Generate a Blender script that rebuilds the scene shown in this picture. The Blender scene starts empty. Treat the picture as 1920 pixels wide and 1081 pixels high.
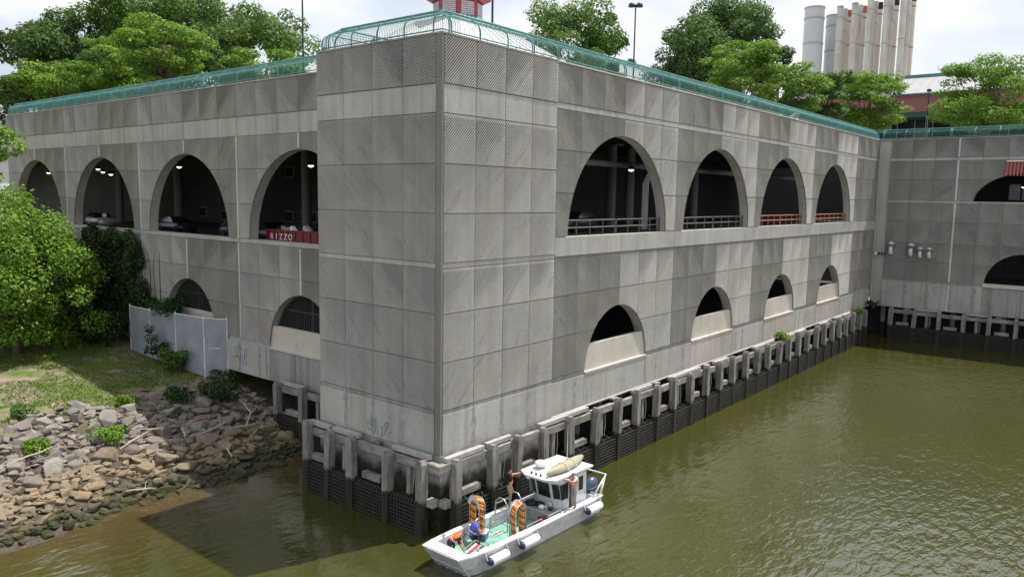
import bpy, bmesh, math, random
import numpy as np
from mathutils import Vector, Matrix, noise as mnoise

R = math.radians
SC = bpy.context.scene
COL = SC.collection
random.seed(7)

# ------------------------------------------------------------------ camera
def set_camera():
    yaw, pitch, roll = R(39.0206), R(6.7995), R(0.9315)
    fw = Vector((math.cos(yaw) * math.cos(pitch), math.sin(yaw) * math.cos(pitch), -math.sin(pitch)))
    rt = Vector((math.sin(yaw), -math.cos(yaw), 0))
    up = rt.cross(fw)
    r2 = rt * math.cos(roll) + up * math.sin(roll)
    u2 = -rt * math.sin(roll) + up * math.cos(roll)
    cam = bpy.data.cameras.new('camera')
    cam.lens = 27.29
    cam.sensor_width = 36
    cam.clip_end = 3000
    o = bpy.data.objects.new('camera', cam)
    m = Matrix((r2, u2, -fw)).transposed().to_4x4()
    m.translation = Vector((-27.45, -26.78, 17.15))
    o.matrix_world = m
    COL.objects.link(o)
    SC.camera = o
set_camera()

# ------------------------------------------------------------------ sky and sun
SUN_DIR = Vector((-9.35, 3.3, -24.88)).normalized()      # the way the light travels
def set_light():
    w = bpy.data.worlds.new('World')
    SC.world = w
    w.use_nodes = True
    nt = w.node_tree
    bg = nt.nodes['Background']
    sky = nt.nodes.new('ShaderNodeTexSky')
    sky.sky_type = 'NISHITA'
    sky.sun_disc = False
    s = -SUN_DIR
    sky.sun_elevation = math.asin(s.z)
    sky.sun_rotation = math.atan2(s.x, s.y)
    sky.air_density = 1.0
    sky.dust_density = 2.0
    tc = nt.nodes.new('ShaderNodeTexCoord')
    mp = nt.nodes.new('ShaderNodeMapping')
    mp.inputs['Scale'].default_value = (1.6, 1.6, 3.6)
    mp.inputs['Location'].default_value = (3.1, 1.7, 0.4)
    nz = nt.nodes.new('ShaderNodeTexNoise')
    nz.inputs['Scale'].default_value = 1.7
    nz.inputs['Detail'].default_value = 7
    nz.inputs['Roughness'].default_value = 0.56
    rp = nt.nodes.new('ShaderNodeValToRGB')
    rp.color_ramp.elements[0].position = 0.32
    rp.color_ramp.elements[0].color = (0.5, 0.5, 0.5, 1)
    rp.color_ramp.elements[1].position = 0.56
    rp.color_ramp.elements[1].color = (0.985, 0.985, 0.985, 1)
    nz2 = nt.nodes.new('ShaderNodeTexNoise')
    nz2.inputs['Scale'].default_value = 3.3
    nz2.inputs['Detail'].default_value = 5
    rp2 = nt.nodes.new('ShaderNodeValToRGB')
    rp2.color_ramp.elements[0].position = 0.3
    rp2.color_ramp.elements[0].color = (5.5, 5.95, 6.8, 1)
    rp2.color_ramp.elements[1].position = 0.62
    rp2.color_ramp.elements[1].color = (7.7, 7.7, 7.75, 1)
    mix = nt.nodes.new('ShaderNodeMix')
    mix.data_type = 'RGBA'
    ln = nt.links.new
    ln(tc.outputs['Generated'], mp.inputs['Vector'])
    ln(mp.outputs['Vector'], nz.inputs['Vector'])
    ln(mp.outputs['Vector'], nz2.inputs['Vector'])
    ln(nz.outputs['Fac'], rp.inputs['Fac'])
    ln(nz2.outputs['Fac'], rp2.inputs['Fac'])
    ln(rp.outputs['Color'], mix.inputs['Factor'])
    ln(sky.outputs['Color'], mix.inputs['A'])
    ln(rp2.outputs['Color'], mix.inputs['B'])
    ln(mix.outputs['Result'], bg.inputs['Color'])
    bg.inputs['Strength'].default_value = 0.115
    sl = bpy.data.lights.new('sun', 'SUN')
    sl.energy = 5.0
    sl.angle = R(0.6)
    sl.color = (1.0, 0.96, 0.90)
    so = bpy.data.objects.new('sun', sl)
    so.rotation_euler = SUN_DIR.to_track_quat('-Z', 'Y').to_euler()
    so.location = (40, -20, 80)
    COL.objects.link(so)
    vs = SC.view_settings
    vs.view_transform = 'Standard'
    vs.look = 'None'
    vs.exposure = 0.34
    vs.gamma = 1.0
    SC.cycles.max_bounces = 6
    SC.cycles.transparent_max_bounces = 8
set_light()

# ------------------------------------------------------------------ materials
MATS = {}
class NT:
    def __init__(self, name):
        self.m = bpy.data.materials.new(name)
        self.m.use_nodes = True
        self.nt = self.m.node_tree
        self.b = self.nt.nodes['Principled BSDF']
        self.geo = None
    def n(self, t, **kw):
        x = self.nt.nodes.new(t)
        for k, v in kw.items():
            setattr(x, k, v)
        return x
    def l(self, a, b):
        self.nt.links.new(a, b)
    def pos(self):
        if not self.geo:
            self.geo = self.n('ShaderNodeNewGeometry')
        return self.geo.outputs['Position']
    def obj(self):
        return self.n('ShaderNodeTexCoord').outputs['Object']
    def mapping(self, src, scale=(1, 1, 1), rot=(0, 0, 0)):
        x = self.n('ShaderNodeMapping')
        x.inputs['Scale'].default_value = scale
        x.inputs['Rotation'].default_value = rot
        self.l(src, x.inputs['Vector'])
        return x.outputs['Vector']
    def noise(self, src, scale, detail=4, rough=0.55, dist=0):
        x = self.n('ShaderNodeTexNoise')
        x.inputs['Scale'].default_value = scale
        x.inputs['Detail'].default_value = detail
        x.inputs['Roughness'].default_value = rough
        x.inputs['Distortion'].default_value = dist
        if src is not None:
            self.l(src, x.inputs['Vector'])
        return x.outputs['Fac']
    def ramp(self, fac, stops):
        x = self.n('ShaderNodeValToRGB')
        e = x.color_ramp.elements
        while len(e) < len(stops):
            e.new(0.5)
        for i, (p, c) in enumerate(stops):
            e[i].position = p
            e[i].color = (c[0], c[1], c[2], 1) if not isinstance(c, (int, float)) else (c, c, c, 1)
        self.l(fac, x.inputs['Fac'])
        return x.outputs['Color']
    def mix(self, fac, a, b, mode='MIX'):
        x = self.n('ShaderNodeMix')
        x.data_type = 'RGBA'
        x.blend_type = mode
        for s, k in ((fac, 'Factor'), (a, 'A'), (b, 'B')):
            if isinstance(s, (int, float)):
                if k == 'Factor':
                    x.inputs[k].default_value = s
                else:
                    x.inputs[k].default_value = (s, s, s, 1)
            elif isinstance(s, tuple):
                x.inputs[k].default_value = (*s, 1)
            else:
                self.l(s, x.inputs[k])
        return x.outputs['Result']
    def math(self, op, a, b=0.0):
        x = self.n('ShaderNodeMath')
        x.operation = op
        for i, s in enumerate((a, b)):
            if isinstance(s, (int, float)):
                x.inputs[i].default_value = s
            else:
                self.l(s, x.inputs[i])
        return x.outputs[0]
    def rand(self):
        return self.n('ShaderNodeObjectInfo').outputs['Random']
    def bump(self, h, strength=0.3, dist=0.02):
        x = self.n('ShaderNodeBump')
        x.inputs['Strength'].default_value = strength
        x.inputs['Distance'].default_value = dist
        self.l(h, x.inputs['Height'])
        self.l(x.outputs['Normal'], self.b.inputs['Normal'])
    def done(self, col, rough=0.8, metal=0.0, spec=None):
        if isinstance(col, tuple):
            self.b.inputs['Base Color'].default_value = (*col, 1)
        else:
            self.l(col, self.b.inputs['Base Color'])
        if isinstance(rough, (int, float)):
            self.b.inputs['Roughness'].default_value = rough
        else:
            self.l(rough, self.b.inputs['Roughness'])
        self.b.inputs['Metallic'].default_value = metal
        if spec is not None:
            self.b.inputs['Specular IOR Level'].default_value = spec
        MATS[self.m.name] = self.m
        return self.m

def concrete(name, base, rib=0, streak=0.5, dirt=0.5, bands=False):
    t = NT(name)
    p = t.pos()
    big = t.ramp(t.noise(p, 0.22, 5, 0.6), [(0.3, 0.78), (0.7, 1.12)])
    fine = t.ramp(t.noise(p, 9.0, 4, 0.7), [(0.25, 0.8), (0.75, 1.15)])
    col = t.mix(1.0, (base[0], base[1], base[2]), big, 'MULTIPLY')
    col = t.mix(1.0, col, fine, 'MULTIPLY')
    # vertical rain streaks, darker soot
    v = t.noise(t.mapping(p, (1.7, 1.7, 0.10)), 1.0, 5, 0.65)
    vm = t.ramp(v, [(0.46, 0.0), (0.72, 1.0)])
    col = t.mix(t.math('MULTIPLY', vm, streak), col, (base[0] * 0.42, base[1] * 0.42, base[2] * 0.42))
    # warm mineral tint in patches
    wm = t.ramp(t.noise(p, 0.35, 3, 0.5), [(0.5, 0.0), (0.75, 0.35)])
    col = t.mix(wm, col, (base[0] * 1.10, base[1] * 1.0, base[2] * 0.88))
    if rib:
        # soot on the ribs that start at the panel's top edge, and single dirty ribs
        so = t.n('ShaderNodeSeparateXYZ')
        t.l(t.obj(), so.inputs[0])
        rnd = t.rand()
        c_ = t.math('SUBTRACT', so.outputs[2], t.math('MULTIPLY', so.outputs[0], float(rib)))
        w_ = t.math('ADD', so.outputs[2], t.math('MULTIPLY', so.outputs[0], float(rib)))
        if rib < 0:
            c_ = t.math('SUBTRACT', c_, 2.4)
        cx = t.n('ShaderNodeCombineXYZ')
        t.l(t.math('MULTIPLY', c_, 2.6), cx.inputs[0])
        t.l(t.math('MULTIPLY', w_, 0.25), cx.inputs[1])
        t.l(t.math('MULTIPLY', rnd, 61.0), cx.inputs[2])
        d = t.noise(cx.outputs[0], 1.0, 5, 0.65)
        top = t.ramp(t.math('ADD', t.math('MULTIPLY', t.math('ADD', c_, t.math('MULTIPLY', t.math('SUBTRACT', d, 0.5), 2.2)), 0.25), 0.5), [(0.33, 0.0), (0.67, 1.0)])
        sx = t.n('ShaderNodeSeparateXYZ')
        t.l(p, sx.inputs[0])
        lev = t.ramp(t.math('MULTIPLY', sx.outputs[2], 0.04), [(0.2, 0.2), (0.43, 0.25), (0.49, 0.48), (0.54, 0.48), (0.56, 0.25), (0.86, 0.32), (0.90, 0.55)])
        lev = t.math('MULTIPLY', lev, t.math('ADD', 0.45, t.math('MULTIPLY', rnd, 0.8)))
        col = t.mix(t.math('MULTIPLY', t.math('MULTIPLY', top, lev), dirt), col, (base[0] * 0.30, base[1] * 0.30, base[2] * 0.31))
        dm = t.ramp(d, [(0.58, 0.0), (0.72, 0.55)])
        col = t.mix(t.math('MULTIPLY', dm, dirt), col, (base[0] * 0.33, base[1] * 0.33, base[2] * 0.34))
        rn = t.ramp(t.rand(), [(0.0, 0.95), (1.0, 1.04)])
        col = t.mix(1.0, col, rn, 'MULTIPLY')
    t.bump(t.noise(p, 14.0, 5, 0.7), 0.35, 0.02)
    return t.done(col, 0.93, spec=0.25)

concrete('concrete', (0.43, 0.417, 0.392), streak=0.45)
concrete('concrete_pale', (0.56, 0.52, 0.46), streak=0.12)
concrete('concrete_warm', (0.46, 0.42, 0.385), streak=0.35)
concrete('joint_pale', (0.56, 0.55, 0.53), streak=0.1)
concrete('concrete_dirty', (0.33, 0.325, 0.315), streak=0.85)
concrete('rib_up', (0.44, 0.426, 0.398), rib=1, streak=0.3, dirt=0.85)
concrete('rib_down', (0.44, 0.426, 0.398), rib=-1, streak=0.3, dirt=0.85)
concrete('rib_groove', (0.20, 0.197, 0.19), streak=0.1)  # darker groove colour: soot, plus painted shade to strengthen the rib contrast
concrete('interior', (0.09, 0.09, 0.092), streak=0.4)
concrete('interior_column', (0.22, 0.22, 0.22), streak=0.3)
concrete('old_stack', (0.55, 0.53, 0.49), streak=0.55)

def plain(name, col, rough=0.6, metal=0.0, var=0.12, scale=3.0, spec=None, bump=0.0, objspace=False):
    t = NT(name)
    p = t.obj() if objspace else t.pos()
    f = t.ramp(t.noise(p, scale, 5, 0.6), [(0.3, 1 - var), (0.7, 1 + var)])
    c = t.mix(1.0, col, f, 'MULTIPLY')
    if bump:
        t.bump(t.noise(p, scale * 6, 4), bump, 0.01)
    return t.done(c, rough, metal, spec)

plain('green_paint', (0.06, 0.20, 0.185), 0.45, var=0.25, scale=2.0)
plain('dark_metal', (0.022, 0.022, 0.026), 0.5)
plain('galvanised', (0.42, 0.43, 0.44), 0.4, 0.6)
plain('pvc_white', (0.7, 0.7, 0.68), 0.45)
plain('red_paint', (0.36, 0.055, 0.075), 0.5, var=0.2)
plain('louver_grey', (0.55, 0.55, 0.56), 0.55)
plain('roof_pale', (0.58, 0.58, 0.58), 0.45, var=0.08, scale=0.6)
plain('rust_rail', (0.33, 0.13, 0.085), 0.75, var=0.35, scale=4)
plain('steel_rail', (0.11, 0.105, 0.10), 0.5, 0.3, var=0.3, scale=4)
plain('bars_black', (0.03, 0.03, 0.032), 0.6)
plain('fabric_pale', (0.27, 0.29, 0.33), 0.8, var=0.16, scale=0.8)
plain('mesh_dark', (0.032, 0.030, 0.027), 0.55, var=0.5, scale=2.5)
plain('mesh_back', (0.012, 0.012, 0.011), 0.9)
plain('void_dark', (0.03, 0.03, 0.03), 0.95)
plain('asphalt', (0.05, 0.05, 0.05), 0.9)
plain('stack_grey', (0.46, 0.48, 0.5), 0.45, var=0.05, scale=0.3)
plain('stack_band', (0.32, 0.33, 0.34), 0.5)
plain('rust', (0.30, 0.12, 0.05), 0.85, var=0.5, scale=1.5)
plain('black_cap', (0.015, 0.015, 0.018), 0.8)
plain('brick_red', (0.22, 0.088, 0.088), 0.85, var=0.12, scale=2.0)
plain('glass_dark', (0.015, 0.018, 0.02), 0.08)
plain('window_frame', (0.3, 0.3, 0.3), 0.5)
plain('hull_white', (0.62, 0.63, 0.64), 0.4, var=0.14, scale=1.5, objspace=True)
plain('hull_grey', (0.40, 0.42, 0.43), 0.4, var=0.14, scale=1.8, objspace=True)
plain('deck_green', (0.17, 0.36, 0.29), 0.75, var=0.28, scale=2.2, objspace=True)
plain('fender_white', (0.82, 0.82, 0.82), 0.3, var=0.04)
plain('navy', (0.02, 0.02, 0.10), 0.4)
plain('rope_white', (0.6, 0.57, 0.5), 0.9)
plain('kayak_tan', (0.33, 0.315, 0.215), 0.5, var=0.1, scale=1.2, objspace=True)
plain('bin_grey', (0.3, 0.32, 0.33), 0.55)
plain('gear_black', (0.014, 0.014, 0.016), 0.6)
plain('bag_white', (0.75, 0.76, 0.76), 0.5)
plain('can_red', (0.42, 0.015, 0.03), 0.4)
plain('skin', (0.5, 0.27, 0.19), 0.55)
plain('shirt_black', (0.012, 0.012, 0.013), 0.85)
plain('trousers_khaki', (0.46, 0.33, 0.2), 0.85)
plain('trousers_grey', (0.36, 0.33, 0.3), 0.85)
plain('trousers_dark', (0.03, 0.032, 0.045), 0.85)
plain('shirt_grey', (0.5, 0.51, 0.52), 0.85)
plain('shirt_blue', (0.2, 0.24, 0.42), 0.85)
plain('vest_red', (0.62, 0.07, 0.06), 0.7)
plain('vest_orange', (0.8, 0.13, 0.04), 0.7)
plain('vest_blue', (0.05, 0.08, 0.42), 0.7)
plain('reflective', (0.75, 0.76, 0.78), 0.4)
plain('hair_dark', (0.03, 0.02, 0.015), 0.8)
plain('cap_white', (0.78, 0.78, 0.78), 0.8)
plain('boots_tan', (0.2, 0.11, 0.06), 0.8)
plain('shoes_grey', (0.3, 0.29, 0.28), 0.8)
plain('engine_blue', (0.07, 0.10, 0.16), 0.25, var=0.05)
plain('cooler_blue', (0.09, 0.16, 0.32), 0.5)
plain('dumpster_red', (0.15, 0.014, 0.02), 0.55, var=0.25)
plain('letter_white', (0.75, 0.74, 0.7), 0.7)
plain('car_dark', (0.02, 0.022, 0.03), 0.25)
plain('car_silver', (0.45, 0.46, 0.47), 0.3, 0.4)
plain('tyre', (0.015, 0.015, 0.015), 0.9)
plain('bark', (0.12, 0.09, 0.07), 0.95, var=0.3, scale=5, bump=0.5)
plain('driftwood', (0.4, 0.35, 0.29), 0.9, var=0.2, scale=3)
plain('graffiti_blue', (0.14, 0.18, 0.26), 0.7)
plain('graffiti_green', (0.05, 0.16, 0.11), 0.7)
plain('awning_red', (0.5, 0.07, 0.06), 0.6)
plain('plank_pale', (0.34, 0.33, 0.32), 0.9, var=0.2, scale=3)

def emitter(name, col, s):
    t = NT(name)
    t.b.inputs['Emission Color'].default_value = (*col, 1)
    t.b.inputs['Emission Strength'].default_value = s
    return t.done(col, 0.5)
emitter('lamp_glow', (1.0, 0.97, 0.9), 1.4)

def tan_mat():
    t = NT('stack_tan')
    p = t.pos()
    f = t.ramp(t.noise(t.mapping(p, (0.8, 0.8, 0.12)), 1.0, 5, 0.65), [(0.5, 0.0), (0.74, 0.6)])
    t.done(t.mix(f, (0.54, 0.51, 0.46), (0.45, 0.33, 0.23)), 0.85)
tan_mat()
def rope_mat():
    t = NT('rope_orange')
    o = t.obj()
    wv = t.n('ShaderNodeTexWave')
    wv.wave_type = 'BANDS'
    wv.bands_direction = 'Z'
    wv.inputs['Scale'].default_value = 2.6
    wv.inputs['Distortion'].default_value = 2.5
    wv.inputs['Detail'].default_value = 2
    t.l(t.mapping(o, (1, 1, 1), (0.5, 0.5, 0)), wv.inputs['Vector'])
    c = t.ramp(wv.outputs['Fac'], [(0.15, (0.10, 0.035, 0.012)), (0.5, (0.55, 0.19, 0.02)), (0.85, (0.72, 0.42, 0.12))])
    return t.done(c, 0.9)
rope_mat()

def wood():
    t = NT('wood_grey')
    p = t.pos()
    g = t.noise(t.mapping(p, (7, 7, 0.6)), 1.0, 6, 0.65)
    up = t.ramp(g, [(0.3, (0.12, 0.113, 0.10)), (0.7, (0.34, 0.325, 0.30))])
    n2 = t.ramp(t.noise(p, 1.4, 4), [(0.3, 0.7), (0.7, 1.12)])
    up = t.mix(1.0, up, n2, 'MULTIPLY')
    low = t.ramp(g, [(0.3, (0.010, 0.010, 0.008)), (0.7, (0.045, 0.045, 0.030))])
    sx = t.n('ShaderNodeSeparateXYZ')
    t.l(p, sx.inputs[0])
    h = t.math('ADD', sx.outputs[2], t.math('MULTIPLY', t.math('SUBTRACT', t.noise(p, 3.0, 3), 0.5), 0.7))
    f = t.ramp(t.math('MULTIPLY', h, 0.25), [(0.425, 0.0), (0.475, 1.0)])
    c = t.mix(f, low, up)
    t.bump(g, 0.5, 0.02)
    return t.done(c, 0.9, spec=0.3)
wood()
def wood_beam():
    t = NT('wood_beam')
    p = t.pos()
    g = t.noise(t.mapping(p, (1.2, 1.2, 9)), 1.0, 6, 0.65)
    c = t.ramp(g, [(0.28, (0.125, 0.115, 0.10)), (0.7, (0.37, 0.35, 0.325))])
    n2 = t.ramp(t.noise(p, 0.9, 4), [(0.3, 0.62), (0.7, 1.15)])
    c = t.mix(1.0, c, n2, 'MULTIPLY')
    t.bump(g, 0.5, 0.02)
    return t.done(c, 0.9, spec=0.3)
wood_beam()

def footing_mat():
    t = NT('footing_wet')
    p = t.pos()
    g = t.noise(p, 2.2, 6, 0.65)
    up = t.ramp(g, [(0.3, (0.20, 0.195, 0.185)), (0.7, (0.36, 0.35, 0.33))])
    low = t.ramp(g, [(0.3, (0.015, 0.015, 0.012)), (0.7, (0.06, 0.055, 0.04))])
    sx = t.n('ShaderNodeSeparateXYZ')
    t.l(p, sx.inputs[0])
    h = t.math('ADD', sx.outputs[2], t.math('MULTIPLY', t.math('SUBTRACT', t.noise(p, 1.3, 4), 0.5), 1.1))
    f = t.ramp(t.math('MULTIPLY', h, 0.2), [(0.46, 0.0), (0.56, 1.0)])
    t.bump(g, 0.4, 0.02)
    return t.done(t.mix(f, low, up), 0.9, spec=0.3)
footing_mat()

def leaf(name, c0, c1, trans=0.25):
    t = NT(name)
    p = t.pos()
    f = t.noise(p, 0.5, 4, 0.6)
    f2 = t.noise(p, 4.0, 2, 0.5)
    c = t.ramp(t.math('ADD', t.math('MULTIPLY', f, 0.6), t.math('MULTIPLY', f2, 0.4)), [(0.35, c0), (0.65, c1)])
    t.done(c, 0.6, spec=0.3)
    tr = t.n('ShaderNodeBsdfTranslucent')
    t.l(c, tr.inputs['Color'])
    ms = t.n('ShaderNodeMixShader')
    ms.inputs[0].default_value = trans
    out = t.nt.nodes['Material Output']
    t.l(t.b.outputs[0], ms.inputs[1])
    t.l(tr.outputs[0], ms.inputs[2])
    t.l(ms.outputs[0], out.inputs['Surface'])
    return t.m
leaf('leaf_dark', (0.045, 0.095, 0.024), (0.12, 0.195, 0.05), 0.38)
leaf('leaf_mid', (0.06, 0.125, 0.024), (0.15, 0.25, 0.05), 0.38)
leaf('leaf_bright', (0.10, 0.20, 0.016), (0.20, 0.33, 0.035), 0.35)
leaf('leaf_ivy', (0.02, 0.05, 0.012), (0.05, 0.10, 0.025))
leaf('grass_blade', (0.065, 0.125, 0.018), (0.16, 0.22, 0.04))

def bank_mat():
    t = NT('bank_soil')
    p = t.pos()
    a = t.noise(p, 0.28, 6, 0.65)
    soil = t.ramp(t.noise(p, 3.0, 6, 0.7), [(0.3, (0.15, 0.115, 0.08)), (0.7, (0.33, 0.27, 0.2))])
    gr = t.ramp(t.noise(p, 2.2, 6, 0.7), [(0.3, (0.055, 0.09, 0.018)), (0.7, (0.14, 0.18, 0.04))])
    f = t.ramp(a, [(0.42, 0.0), (0.56, 1.0)])
    c = t.mix(f, soil, gr)
    # the shore below about 2.4 m is bare dark mud and small stone
    sx = t.n('ShaderNodeSeparateXYZ')
    t.l(p, sx.inputs[0])
    h = t.math('ADD', sx.outputs[2], t.math('MULTIPLY', t.math('SUBTRACT', a, 0.5), 1.6))
    lo = t.ramp(t.math('MULTIPLY', h, 0.2), [(0.42, 0.0), (0.54, 1.0)])
    mud = t.ramp(t.noise(p, 5.0, 6, 0.7), [(0.3, (0.03, 0.027, 0.022)), (0.7, (0.12, 0.10, 0.08))])
    c = t.mix(lo, mud, c)
    t.bump(t.noise(p, 6.0, 6, 0.7), 0.8, 0.08)
    return t.done(c, 0.95, spec=0.2)
bank_mat()

def rock_mat(name, small):
    t = NT(name)
    p = t.pos()
    r = t.rand()
    if small:
        vo = t.n('ShaderNodeTexVoronoi')
        vo.inputs['Scale'].default_value = 1.9
        t.l(p, vo.inputs['Vector'])
        sv = t.n('ShaderNodeSeparateColor')
        t.l(vo.outputs['Color'], sv.inputs[0])
        r = sv.outputs[0]
    c = t.ramp(r, [(0.0, (0.20, 0.145, 0.115)), (0.22, (0.22, 0.20, 0.18)), (0.45, (0.14, 0.128, 0.115)), (0.62, (0.28, 0.26, 0.235)), (0.8, (0.17, 0.135, 0.12)), (1.0, (0.21, 0.19, 0.165))])
    f = t.ramp(t.noise(p, 4.0, 6, 0.7), [(0.25, 0.62), (0.75, 1.22)])
    c = t.mix(1.0, c, f, 'MULTIPLY')
    # tide mark: tan silt, then green weed and black wet stone at the water
    sx = t.n('ShaderNodeSeparateXYZ')
    t.l(p, sx.inputs[0])
    h = t.math('ADD', sx.outputs[2], t.math('MULTIPLY', t.math('SUBTRACT', t.noise(p, 0.9, 4), 0.5), 0.9))
    h2 = t.math('MULTIPLY', h, 0.25)
    tan = t.mix(1.0, t.ramp(r, [(0.0, (0.27, 0.20, 0.12)), (1.0, (0.20, 0.165, 0.105))]), f, 'MULTIPLY')
    c = t.mix(t.ramp(h2, [(0.27, 0.85), (0.42, 0.0)]), c, tan)
    weed = t.ramp(t.noise(p, 2.5, 4), [(0.4, (0.03, 0.03, 0.02)), (0.62, (0.05, 0.052, 0.017))])
    c = t.mix(t.ramp(h2, [(0.10, 1.0), (0.20, 0.0)]), c, weed)
    t.bump(t.noise(p, 7.0, 6, 0.7), 0.6, 0.05)
    return t.done(c, 0.88, spec=0.3)
rock_mat('rock', False)
rock_mat('rock_small', True)

def water_mat():
    t = NT('water')
    p = t.pos()
    silt = t.noise(p, 0.05, 4, 0.6, 0.6)
    c = t.ramp(silt, [(0.3, (0.036, 0.040, 0.008)), (0.7, (0.049, 0.049, 0.011))])
    # brown silt stirred up over the shallow by the stones
    sx = t.n('ShaderNodeSeparateXYZ')
    t.l(p, sx.inputs[0])
    sh = t.math('ADD', sx.outputs[1], t.math('MULTIPLY', t.math('SUBTRACT', t.noise(p, 0.25, 4), 0.5), 8.0))
    sf = t.ramp(t.math('MULTIPLY', sh, 0.04), [(0.30, 0.0), (0.60, 1.0)])
    c = t.mix(sf, c, (0.075, 0.05, 0.022))
    t.done(c, 0.04, spec=0.8)
    t.b.inputs['IOR'].default_value = 1.9
    w1 = t.noise(t.mapping(p, (0.6, 1.5, 1), (0, 0, R(38))), 1.5, 2, 0.5, 0.35)
    w2 = t.noise(t.mapping(p, (0.8, 1.4, 1), (0, 0, R(-12))), 3.4, 3, 0.6, 0.3)
    w4 = t.noise(t.mapping(p, (1, 1.3, 1), (0, 0, R(60))), 0.45, 2, 0.5, 0.2)
    # gusts: choppy in patches out in the open basin, calmer in the lee of the walls
    gust = t.noise(p, 0.11, 4, 0.6, 0.4)
    lee = t.math('MULTIPLY', t.math('ADD', sx.outputs[1], 2.0), -0.035)
    amp = t.ramp(t.math('ADD', t.math('MULTIPLY', t.math('SUBTRACT', gust, 0.5), 1.3), lee), [(0.05, 0.22), (0.75, 1.0)])
    h = t.math('ADD', t.math('MULTIPLY', w1, 1.0), t.math('MULTIPLY', w2, 0.28))
    h = t.math('ADD', t.math('MULTIPLY', h, amp), t.math('MULTIPLY', w4, 0.5))
    t.bump(h, 1.0, 0.12)
    return t.m
water_mat()

# ------------------------------------------------------------------ mesh helpers
WL = {}           # world location of the frame a child's vertices are given in
def wl(o):
    return WL.get(o.name, Vector((0, 0, 0))) if o else Vector((0, 0, 0))

def tag(o, label=None, cat=None, group=None, kind=None):
    if label:
        o['label'] = label
    if cat:
        o['category'] = cat
    if group:
        o['group'] = group
    if kind:
        o['kind'] = kind
    return o

def thing(name, loc, label, cat, group=None, rz=0.0):
    o = bpy.data.objects.new(name, None)
    o.empty_display_size = 0.3
    o.location = loc
    o.rotation_euler = (0, 0, rz)
    COL.objects.link(o)
    WL[o.name] = Vector(loc)
    return tag(o, label, cat, group)

def link_mesh(name, me, mat, parent=None, loc=(0, 0, 0), rz=0.0):
    if mat and not me.materials:
        me.materials.append(MATS[mat])
    o = bpy.data.objects.new(name, me)
    o.location = loc
    o.rotation_euler = (0, 0, rz)
    COL.objects.link(o)
    if parent:
        o.parent = parent
    return o

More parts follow.
